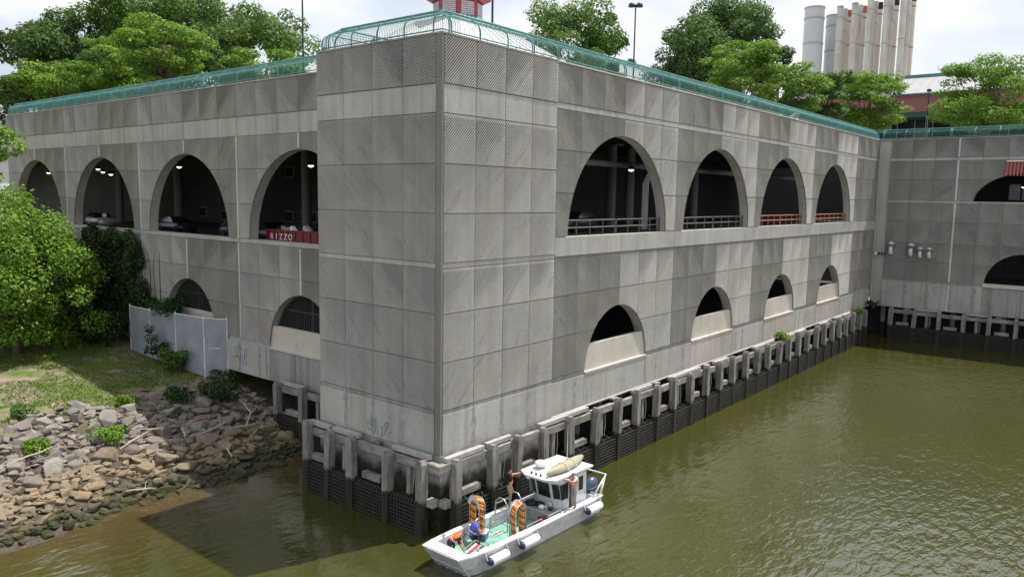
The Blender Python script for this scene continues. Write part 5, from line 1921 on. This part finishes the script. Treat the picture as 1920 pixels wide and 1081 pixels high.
def boat_rails():
    for nm, pts in (('hand_rail', [(0.55, -1.32, 1.02), (0.55, -1.32, 1.25), (1.6, -1.32, 1.25), (1.6, -1.32, 1.02)]),
                    ('grab_rail', [(-0.9, -1.18, 1.0), (-0.9, -1.1, 1.12), (0.3, -1.1, 1.12), (0.3, -1.18, 1.0)])):
        MB().tube([bw(*p) - BO if False else p for p in pts], 0.025, 6).build(nm, 'galvanised', boat, local=True)
    # boarding gate of pipes by the far gunwale
    for x in (-0.75, 0.35):
        MB().tube([(x, 0.25, 0.36), (x, 0.3, 1.75), (x + .04, 0.55, 1.98), (x + .05, 0.85, 1.98), (x + .05, 1.1, 1.75), (x + .05, 1.15, 1.0)], 0.035, 7).build('gate_frame', 'galvanised', boat, local=True, smooth=True)
    for z in (0.8, 1.2, 1.6):
        MB().tube([(-0.72, 1.12, z), (0.38, 1.12, z)], 0.025, 6).build('gate_bar', 'galvanised', boat, local=True)
boat_rails()

def rope_hoop(c, d, half, h, label):
    """pipe hoop wrapped with thick orange rope"""
    t = thing('rope_rack', bw(*c), label, 'rope rack', 'rope racks on the boat', BR + d)
    pts = [(-half, 0, 0), (-half, 0, h - half)]
    for k in range(1, 12):
        a = math.pi * (1 - k / 12)
        pts.append((math.cos(a) * half, 0, h - half + math.sin(a) * half))
    pts += [(half, 0, h - half), (half, 0, 0)]
    m = MB()
    for y in (-0.16, 0.16):
        m.tube([(p[0] * 1.25, y, p[2] * 1.02 + .02) for p in pts], 0.03, 6)
    m.build('hoop', 'galvanised', t, local=True, smooth=True)
    # flat shield plate behind the rope at the crown
    m = MB()
    n = 14
    vs = []
    for k in range(n + 1):
        a = math.pi * (1 - k / n)
        for rr in (half * 0.86, half * 1.55):
            vs.append((math.cos(a) * rr, 0.19, h - half + math.sin(a) * rr))
    fs = [(2 * k, 2 * k + 2, 2 * k + 3, 2 * k + 1) for k in range(n)]
    m.add(vs, fs)
    m.build('shield', 'louver_grey', t, local=True)
    # twisted rope strands
    for s in range(3):
        full = []
        N = 90
        path = [Vector(p) for p in pts]
        ls = [0]
        for a, b in zip(path, path[1:]):
            ls.append(ls[-1] + (b - a).length)
        for i in range(N + 1):
            f = ls[-1] * (0.06 + 0.9 * i / N)
            k = max(j for j in range(len(ls)) if ls[j] <= f)
            k = min(k, len(path) - 2)
            p = path[k].lerp(path[k + 1], (f - ls[k]) / max(1e-6, ls[k + 1] - ls[k]))
            dd = (path[k + 1] - path[k]).normalized()
            nn = dd.cross(Vector((0, 1, 0))).normalized()
            a = i * 0.75 + s * 2.094
            full.append(p + nn * math.cos(a) * 0.065 + Vector((0, 1, 0)) * math.sin(a) * 0.085)
        MB().tube(full, 0.075, 6).build('rope', 'rope_strand_%d' % s, t, local=True, smooth=True)
plain('rope_strand_0', (0.62, 0.22, 0.03), 0.9, var=0.3, scale=9)
plain('rope_strand_1', (0.70, 0.36, 0.08), 0.9, var=0.3, scale=9)
plain('rope_strand_2', (0.26, 0.08, 0.02), 0.9, var=0.3, scale=9)
rope_hoop((-2.25, 0.95, 0.36), R(75), 0.36, 2.0, 'orange rope wound over a hoop on the far side of the bow deck')
rope_hoop((-1.2, -0.78, 0.36), R(8), 0.38, 1.85, 'orange rope wound over a hoop on the near side of the deck')

def side_fender(x, label):
    c = bw(x, -1.66, 0.66)
    t = thing('boat_fender', c, label, 'boat fender', 'white fenders hung on the boat', BR)
    L, r = 0.62, 0.215
    prof = [(0.10, -L - .05), (0.18, -L), (r, -L + .1), (r, L - .1), (0.18, L), (0.1, L + .05)]
    m = MB()
    n = 16
    vs = [(z, rr * math.cos(2 * math.pi * k / n), rr * math.sin(2 * math.pi * k / n)) for rr, z in prof for k in range(n)]
    fs = [(i * n + k, i * n + (k + 1) % n, (i + 1) * n + (k + 1) % n, (i + 1) * n + k) for i in range(len(prof) - 1) for k in range(n)]
    m.add(vs, fs).build('tube', 'fender_white', t, local=True, smooth=True)
    for s in (-1, 1):
        m = MB()
        m.tube([(s * (L - .04), 0, 0), (s * (L + .07), 0, 0), (s * (L + .12), 0, 0)], [0.206, 0.15, 0.06], 14)
        m.build('end_cap', 'navy', t, local=True, smooth=True)
        MB().tube([(s * (L + .1), 0, 0), (s * (L + .12), .12, .2), (s * (L + .06), .25, .42)], 0.02, 5).build('lanyard', 'rope_white', t, local=True)
side_fender(4.15, 'white cylinder fender hung at the stern of the boat')
side_fender(-1.3, 'white cylinder fender hung amidships on the boat')
side_fender(-3.55, 'white cylinder fender hung near the bow of the boat')

def kayak():
    c = bw(3.05, -0.5, 2.83)
    t = thing('kayak', c, 'tan kayak upside down on the boat cabin roof', 'kayak', rz=BR + R(4))
    m = MB()
    N, n = 18, 12
    vs = []
    for i in range(N + 1):
        f = i / N * 2 - 1
        w = 0.36 * max(0.02, (1 - abs(f) ** 2.3))
        h = 0.34 * max(0.05, (1 - abs(f) ** 3) ** 0.6)
        zc = 0.02 + 0.14 * f * f
        for k in range(n):
            a = 2 * math.pi * k / n
            y, z = math.cos(a) * w, math.sin(a)
            vs.append((f * 1.85, y, zc + (z * h if z > 0 else z * 0.06) + .06))
    fs = [(i * n + k, (i + 1) * n + k, (i + 1) * n + (k + 1) % n, i * n + (k + 1) % n) for i in range(N) for k in range(n)]
    fs += [tuple(range(n)), tuple(N * n + k for k in range(n - 1, -1, -1))]
    m.add(vs, fs).build('shell', 'kayak_tan', t, local=True, smooth=True)
    for x in (-0.35, 0.45):
        pts = [(x, -0.62, -0.0), (x, -0.38, 0.2), (x, -.2, 0.4), (x, 0, .45), (x, .2, 0.4), (x, 0.38, .2), (x, 0.55, 0.0)]
        MB().tube(pts, 0.018, 5).build('tie_strap', 'rope_white', t, local=True)
kayak()

def boat_things():
    # grey equipment bin with gear on top
    c = bw(1.6, 0.0, 0.36)
    t = thing('equipment_bin', c, 'grey plastic equipment bin in front of the boat cabin', 'bin', rz=BR)
    MB().box((-0.42, -0.95, 0.0), (0.40, 0.95, 0.55)).build('tub', 'bin_grey', t, local=True, bevel=0.03)
    MB().box((-0.46, -1.0, 0.551), (0.42, 1.0, 0.65)).build('lid', 'bin_grey', t, local=True, bevel=0.02)
    for y in (-0.5, 0.5):
        MB().box((-0.50, y - .12, 0.42), (-0.43, y + .12, 0.5)).build('latch', 'galvanised', t, local=True)
    rd = random.Random(2)
    def lump(p, r, mat, label, cat, squash=0.6):
        bm = bmesh.new()
        bmesh.ops.create_icosphere(bm, subdivisions=2, radius=1)
        for v in bm.verts:
            v.co *= 1 + 0.35 * mnoise.noise(v.co * 1.7 + Vector((p[0] * 9, p[1] * 7, 0)))
            v.co = Vector((v.co.x * r, v.co.y * r * 1.15, v.co.z * r * squash + r * squash * .85))
        me = bpy.data.meshes.new(cat)
        bm.to_mesh(me)
        bm.free()
        me.shade_smooth()
        o = link_mesh(cat.replace(' ', '_'), me, mat, None, bw(*p))
        return tag(o, label, cat)
    lump((1.55, 0.60, 1.01), 0.3, 'gear_black', 'black gear bag on the far end of the grey bin', 'gear bag', 0.5)
    lump((1.75, 0.15, 1.01), 0.24, 'gear_black', 'black gear heap in the middle of the grey bin', 'gear bag', 0.55)
    lump((1.5, -0.15, 1.01), 0.16, 'bag_white', 'small white bag on the grey bin', 'plastic bag', 0.75)
    lump((1.62, -0.62, 1.01), 0.13, 'gear_black', 'small black pouch by the white bucket on the bin', 'pouch', 0.7)
    b = bw(1.72, -0.45, 1.01)
    t = thing('bucket', b, 'white bucket lying on the grey bin before the cabin', 'bucket')
    MB().tube([(b.x - .1, b.y, b.z + .17), (b.x + .2, b.y + .1, b.z + .17)], [0.17, 0.14], 14, cap=False).build('pail', 'bag_white', t, smooth=True)
    MB().tube([(b.x + .19, b.y + .1, b.z + .17), (b.x + .2, b.y + .1, b.z + .17)], [0.14, 0.14], 14).build('bottom', 'bag_white', t)
    b = bw(1.66, -0.85, 1.01)
    t = thing('water_bottle', b, 'blue water bottle standing on the near end of the bin', 'bottle')
    MB().lathe(b, [(0.045, 0), (0.045, 0.16), (0.02, 0.2), (0.02, 0.24)], 10).build('bottle_body', 'cooler_blue', t)
    MB().lathe(b, [(0.024, 0.241), (0.024, 0.27)], 10).build('cap', 'bag_white', t)
    # red fuel can
    b = bw(0.98, -0.62, 0.36)
    t = thing('fuel_can', b, 'red fuel can on the green deck beside the grey bin', 'fuel can', rz=BR + R(20))
    MB().box((-.2, -.28, 0), (.2, .28, .42)).build('can_body', 'can_red', t, local=True, bevel=0.07)
    MB().tube([(0, -.2, .42), (0, -.16, .5), (0, .1, .5), (0, .14, .42)], 0.03, 6).build('handle', 'can_red', t, local=True)
    MB().tube([(0, .2, .41), (0, .2, .48)], 0.045, 8).build('cap', 'gear_black', t, local=True)
    # instrument frame on the bow deck
    b = bw(-3.7, -0.35, 0.37)
    t = thing('instrument_frame', b, 'silver sensor frame with tubes lying on the bow deck', 'instrument', rz=BR + R(15))
    m = MB()
    for z in (0.05, 0.45):
        m.tube([(-.55, -.35, z), (.55, -.35, z), (.55, .35, z), (-.55, .35, z)], 0.03, 6, closed=True)
    for x in (-.55, .55):
        for y in (-.35, .35):
            m.tube([(x, y, .05), (x, y, .45)], 0.025, 6)
    m.build('frame', 'galvanised', t, local=True)
    for i in range(5):
        y = -.28 + i * .14
        MB().tube([(-.5, y, .28), (.5, y, .28)], 0.055, 8).build('sensor_tube', ('bag_white', 'gear_black', 'bin_grey', 'can_red', 'bag_white')[i], t, local=True)
    b = bw(-2.15, 0.62, 0.37)
    t = thing('cooler_box', b, 'blue cooler box beside the crouching person', 'cooler', rz=BR + R(25))
    MB().box((-.3, -.2, 0), (.3, .2, .32)).build('tub', 'cooler_blue', t, local=True, bevel=0.03)
    MB().box((-.31, -.21, .321), (.31, .21, .41)).build('lid', 'bag_white', t, local=True, bevel=0.02)
    # coiled line and a hose on the deck
    rd = random.Random(12)
    pts = []
    for k in range(60):
        a = k * 0.5
        p = bw(-1.6 + math.cos(a) * (0.16 + .002 * k) + k * .012, 0.45 + math.sin(a) * 0.14, 0.40 + .02 * math.sin(k * 1.3))
        pts.append(p)
    tag(MB().tube(pts, 0.018, 5).build('coiled_line', 'rope_white'), 'pale coiled line on the green deck', 'rope')
    pts = [bw(-2.6 + k * .13, -0.98 + 0.06 * math.sin(k * 1.1), 0.42 + .03 * math.sin(k)) for k in range(9)]
    tag(MB().tube(pts, 0.05, 6).build('hose', 'gear_black'), 'black hose lying along the near side of the deck', 'hose')
    pts = [bw(-3.2, 1.3, 1.12), bw(-3.4, 1.8, 1.5), Vector((-1.6, -0.9, 2.2)), Vector((-1.35, -0.75, 2.7))]
boat_things()

# ------------------------------------------------------------------ people
def person(loc, rz, J, look, label, hair, cap=None, vest=None, vest_mat=None, sleeve=0.5, vest_test=None, size=1.15):
    """J: joints in metres, x forward, y left, z up; look = shirt, trousers, shoe materials"""
    J = {k: Vector(v) for k, v in J.items()}
    names, rad, edges = [], [], []
    def V(n, p, r):
        J[n] = Vector(p)
        names.append(n)
        rad.append(r)
    up = (J['head'] - J['neck']).normalized()
    fw = Vector(J.pop('face', (1, 0, 0))).normalized()
    seq = [('pelvis', (0.15, 0.115)), ('waist', (0.135, 0.10)), ('chest', (0.165, 0.12)), ('neck', (0.062, 0.06)), ('head', (0.083, 0.09))]
    J['waist'] = J['pelvis'].lerp(J['chest'], 0.45)
    for n, r in seq:
        V(n, J[n], r)
    V('crown', J['head'] + up * 0.10, (0.075, 0.082))
    V('chin', J['head'] - up * 0.075 + fw * 0.035, (0.055, 0.05))
    for s in 'lr':
        V('sh' + s, J['sh' + s], (0.075, 0.075))
        V('el' + s, J['el' + s], (0.052, 0.052))
        V('wr' + s, J['wr' + s], (0.034, 0.034))
        d = (J['wr' + s] - J['el' + s]).normalized()
        V('pa' + s, J['wr' + s] + d * 0.075, (0.042, 0.026))
        V('hi' + s, J['hi' + s], (0.105, 0.105))
        V('kn' + s, J['kn' + s], (0.066, 0.066))
        V('an' + s, J['an' + s], (0.046, 0.046))
        V('to' + s, J['to' + s], (0.042, 0.034))
    E_ = [('pelvis', 'waist'), ('waist', 'chest'), ('chest', 'neck'), ('neck', 'head'), ('head', 'crown'), ('head', 'chin')]
    for s in 'lr':
        E_ += [('chest', 'sh' + s), ('sh' + s, 'el' + s), ('el' + s, 'wr' + s), ('wr' + s, 'pa' + s), ('pelvis', 'hi' + s), ('hi' + s, 'kn' + s), ('kn' + s, 'an' + s), ('an' + s, 'to' + s)]
    ix = {n: i for i, n in enumerate(names)}
    me = bpy.data.meshes.new('body')
    me.from_pydata([J[n] for n in names], [(ix[a], ix[b]) for a, b in E_], [])
    ob = bpy.data.objects.new('body', me)
    COL.objects.link(ob)
    md = ob.modifiers.new('skin', 'SKIN')
    sk = me.skin_vertices[0].data
    for i, r in enumerate(rad):
        sk[i].radius = r
    sk[ix['pelvis']].use_root = True
    sb = ob.modifiers.new('sub', 'SUBSURF')
    sb.levels = 2
    sb.render_levels = 2
    dg = bpy.context.evaluated_depsgraph_get()
    ev = bpy.data.meshes.new_from_object(ob.evaluated_get(dg))
    bpy.data.objects.remove(ob)
    vs = [v.co.copy() for v in ev.vertices]
    fs = [tuple(p.vertices) for p in ev.polygons]
    def seg_d(p, a, b):
        ab = b - a
        t = max(0, min(1, (p - a).dot(ab) / max(1e-9, ab.length_squared)))
        return (p - (a + ab * t)).length, t
    bones = {'torso': [('pelvis', 'waist'), ('waist', 'chest'), ('chest', 'neck'), ('chest', 'shl'), ('chest', 'shr')], 'head': [('neck', 'head'), ('head', 'crown'), ('head', 'chin')],
             'up': [('shl', 'ell'), ('shr', 'elr')], 'low': [('ell', 'wrl'), ('elr', 'wrr'), ('wrl', 'pal'), ('wrr', 'par')],
             'leg': [('hil', 'knl'), ('hir', 'knr'), ('knl', 'anl'), ('knr', 'anr'), ('pelvis', 'hil'), ('pelvis', 'hir')], 'foot': [('anl', 'tol'), ('anr', 'tor')]}
    zone, cent = [], []
    for f in fs:
        c = sum((vs[i] for i in f), Vector()) / len(f)
        best = (9, 'torso', 0)
        for z, bl in bones.items():
            for a, b in bl:
                d, t_ = seg_d(c, J[a], J[b])
                if d < best[0]:
                    best = (d, z, t_)
        z = best[1]
        if z == 'up':
            z = 'sleeve' if best[2] < sleeve * 1.6 else 'arm'
        if z == 'low':
            z = 'sleeve' if sleeve > 0.9 and best[2] < 0.85 else 'arm'
        if z == 'torso' and (c - J['pelvis']).dot((J['chest'] - J['pelvis']).normalized()) < 0.03:
            z = 'leg'
        zone.append(z)
        cent.append(c)
    # fingers, rooted in the palm
    body = MB()
    body.add(vs, fs)
    nb = len(fs)
    for s, sg in (('l', 1), ('r', -1)):
        d = (J['pa' + s] - J['wr' + s]).normalized()
        side = d.cross(Vector((0, 0, 1)))
        if side.length < 0.2:
            side = fw.copy()
        side.normalize()
        nrm = side.cross(d).normalized()
        for k, (o, L) in enumerate(((-.027, .062), (-.009, .075), (.009, .072), (.027, .055))):
            p = J['pa' + s] + side * o
            body.tube([p, p + d * L * .5 + nrm * .004, p + d * L * .85 - nrm * .012, p + d * L - nrm * .03], [.0095, .009, .008, .006], 5)
        p = J['wr' + s] + d * .035 - side * .025
        body.tube([p, p + d * .02 - side * .028, p + d * .05 - side * .036], [.011, .010, .007], 5)
    # nose and ears
    hc = J['head']
    rt = fw.cross(up).normalized()
    body.tube([hc + fw * .075 + up * .03, hc + fw * .105 - up * .012, hc + fw * .08 - up * .02], [.008, .016, .010], 5)
    for sg in (-1, 1):
        body.tube([hc + rt * sg * .082 + up * .02, hc + rt * sg * .098, hc + rt * sg * .08 - up * .02], [.008, .016, .008], 5)
    t = thing('person', loc, label, 'person', rz=rz)
    t.scale = (size, size, size)
    bo = body.build('body', 'skin', t, local=True, smooth=True)
    mats = ['skin', look[0], look[1], look[2]]
    for mname in mats[1:]:
        bo.data.materials.append(MATS[mname])
    zi = {'head': 0, 'arm': 0, 'torso': 1, 'sleeve': 1, 'leg': 2, 'foot': 3}
    for i in range(nb):
        bo.data.polygons[i].material_index = zi[zone[i]]
    nv = [v.normal.copy() for v in bo.data.vertices]
    def shell(name, test, off, mat):
        keep = [i for i in range(nb) if test(zone[i], cent[i])]
        if not keep:
            return None
        used = sorted({v for i in keep for v in fs[i]})
        mp = {v: k for k, v in enumerate(used)}
        m = MB().add([vs[v] + nv[v] * off for v in used], [tuple(mp[v] for v in fs[i]) for i in keep])
        return m.build(name, mat, t, local=True, smooth=True)
    eye = MB()
    for sg in (-1, 1):
        eye.lathe(hc + fw * .083 + rt * sg * .032 + up * .018, [(0.004, -.008), (0.009, 0), (0.004, .008)], 6)
    eye.build('eyes', 'gear_black', t, local=True)
    MB().bar(hc + fw * .084 + rt * .022 - up * .055, hc + fw * .084 - rt * .022 - up * .055, 0.008, 0.008).build('mouth', 'vest_red', t, local=True)
    shell('hair', lambda z, c: z == 'head' and (c - hc).dot(up) > 0.045 - 0.09 * max(0, -(c - hc).dot(fw) / .08), 0.012, hair)
    if cap:
        shell('cap', lambda z, c: z == 'head' and (c - hc).dot(up) > 0.035, 0.024, cap)
        p = hc + fw * .10 + up * .075
        MB().bar(p - fw * .03, p + fw * .07, 0.14, 0.015, up=up).build('cap_brim', cap, t, local=True)
    ax = (J['chest'] - J['pelvis']).normalized()
    if vest:
        shell('life_vest', lambda z, c: z == 'torso' and (c - J['pelvis']).dot(ax) > 0.10 and (vest_test is None or vest_test(c)), 0.035, vest_mat)
        shell('vest_stripe', lambda z, c: z == 'torso' and 0.2 < (c - J['pelvis']).dot(ax) < 0.25 and (vest_test is None or vest_test(c)), 0.042, 'reflective')
    return t

def stand(**kw):
    J = dict(pelvis=(0, 0, 0.95), chest=(0.0, 0, 1.32), neck=(0.01, 0, 1.50), head=(0.03, 0, 1.63),
             shl=(0, 0.19, 1.42), shr=(0, -0.19, 1.42), ell=(-0.02, 0.25, 1.13), elr=(-0.02, -0.25, 1.13), wrl=(0.05, 0.27, 0.88), wrr=(0.05, -0.27, 0.88),
             hil=(0, 0.09, 0.90), hir=(0, -0.09, 0.90), knl=(0.03, 0.10, 0.49), knr=(0.03, -0.10, 0.49), anl=(-0.02, 0.11, 0.08), anr=(-0.02, -0.11, 0.08), tol=(0.14, 0.13, 0.04), tor=(0.14, -0.13, 0.04))
    J.update(kw)
    return J
# facing the stern along +x of the boat, left arm out to the cabin roof
person(bw(0.66, 1.38, 1.01), BR + R(-25), stand(ell=(0.26, 0.10, 1.40), wrl=(0.50, 0.05, 1.44), elr=(-0.06, -0.27, 1.14), wrr=(0.02, -0.30, 0.88), face=(1, 0.1, -0.25), anl=(0.08, 0.12, 0.08), tol=(0.24, 0.14, 0.04), knl=(0.10, 0.10, 0.5)),
       ('shirt_black', 'trousers_khaki', 'shoes_grey'), 'person in black shirt and red life vest standing on the far gunwale', 'hair_dark', vest=True, vest_mat='vest_red', sleeve=0.5,
       vest_test=lambda c: c.x > 0.02 and abs(c.y) > 0.045)
person(bw(2.75, -1.30, 1.01), BR + R(165), stand(elr=(0.28, 0.02, 1.38), wrr=(0.50, 0.05, 1.44), ell=(0.24, 0.22, 1.30), wrl=(0.48, 0.10, 1.42), face=(1, -0.1, -0.1)),
       ('shirt_grey', 'trousers_grey', 'boots_tan'), 'person in grey shirt, orange vest and white cap standing beside the cabin', 'hair_dark', cap='cap_white', vest=True, vest_mat='vest_orange', sleeve=0.5,
       vest_test=lambda c: c.z < 1.24)
crouch = dict(pelvis=(-0.10, 0, 0.42), chest=(0.06, 0, 0.76), neck=(0.15, 0, 0.92), head=(0.22, 0, 1.03), shl=(0.08, 0.19, 0.86), shr=(0.08, -0.19, 0.86), ell=(0.20, 0.26, 0.60), elr=(0.20, -0.26, 0.60), wrl=(0.42, 0.16, 0.52), wrr=(0.42, -0.14, 0.50),
              hil=(-0.08, 0.10, 0.40), hir=(-0.08, -0.10, 0.40), knl=(0.30, 0.16, 0.50), knr=(0.30, -0.16, 0.50), anl=(0.18, 0.15, 0.08), anr=(0.18, -0.15, 0.08), tol=(0.34, 0.16, 0.04), tor=(0.34, -0.16, 0.04), face=(1, 0, -0.5))
person(bw(-3.05, 0.45, 0.365), BR + R(-20), crouch, ('shirt_blue', 'trousers_dark', 'boots_tan'), 'person in blue life vest crouching on the bow deck by the cooler', 'hair_dark', vest=True, vest_mat='vest_blue', sleeve=0.6)
bend = dict(pelvis=(-0.16, 0, 0.58), chest=(0.14, 0, 0.78), neck=(0.29, 0, 0.86), head=(0.40, 0, 0.88), shl=(0.20, 0.19, 0.80), shr=(0.20, -0.19, 0.80), ell=(0.30, 0.22, 0.53), elr=(0.30, -0.22, 0.53), wrl=(0.42, 0.14, 0.30), wrr=(0.42, -0.14, 0.30),
            hil=(-0.16, 0.10, 0.55), hir=(-0.16, -0.10, 0.55), knl=(0.06, 0.14, 0.34), knr=(-0.02, -0.14, 0.14), anl=(-0.04, 0.14, 0.08), anr=(-0.32, -0.14, 0.08), tol=(0.12, 0.15, 0.04), tor=(-0.24, -0.15, 0.04), face=(0.7, 0, -0.7))
person(bw(-4.35, 0.55, 0.365), BR + R(-50), bend, ('shirt_black', 'trousers_dark', 'boots_tan'), 'person in orange high visibility vest bending over the sensor frame at the bow', 'hair_dark', vest=True, vest_mat='vest_orange', sleeve=0.6)
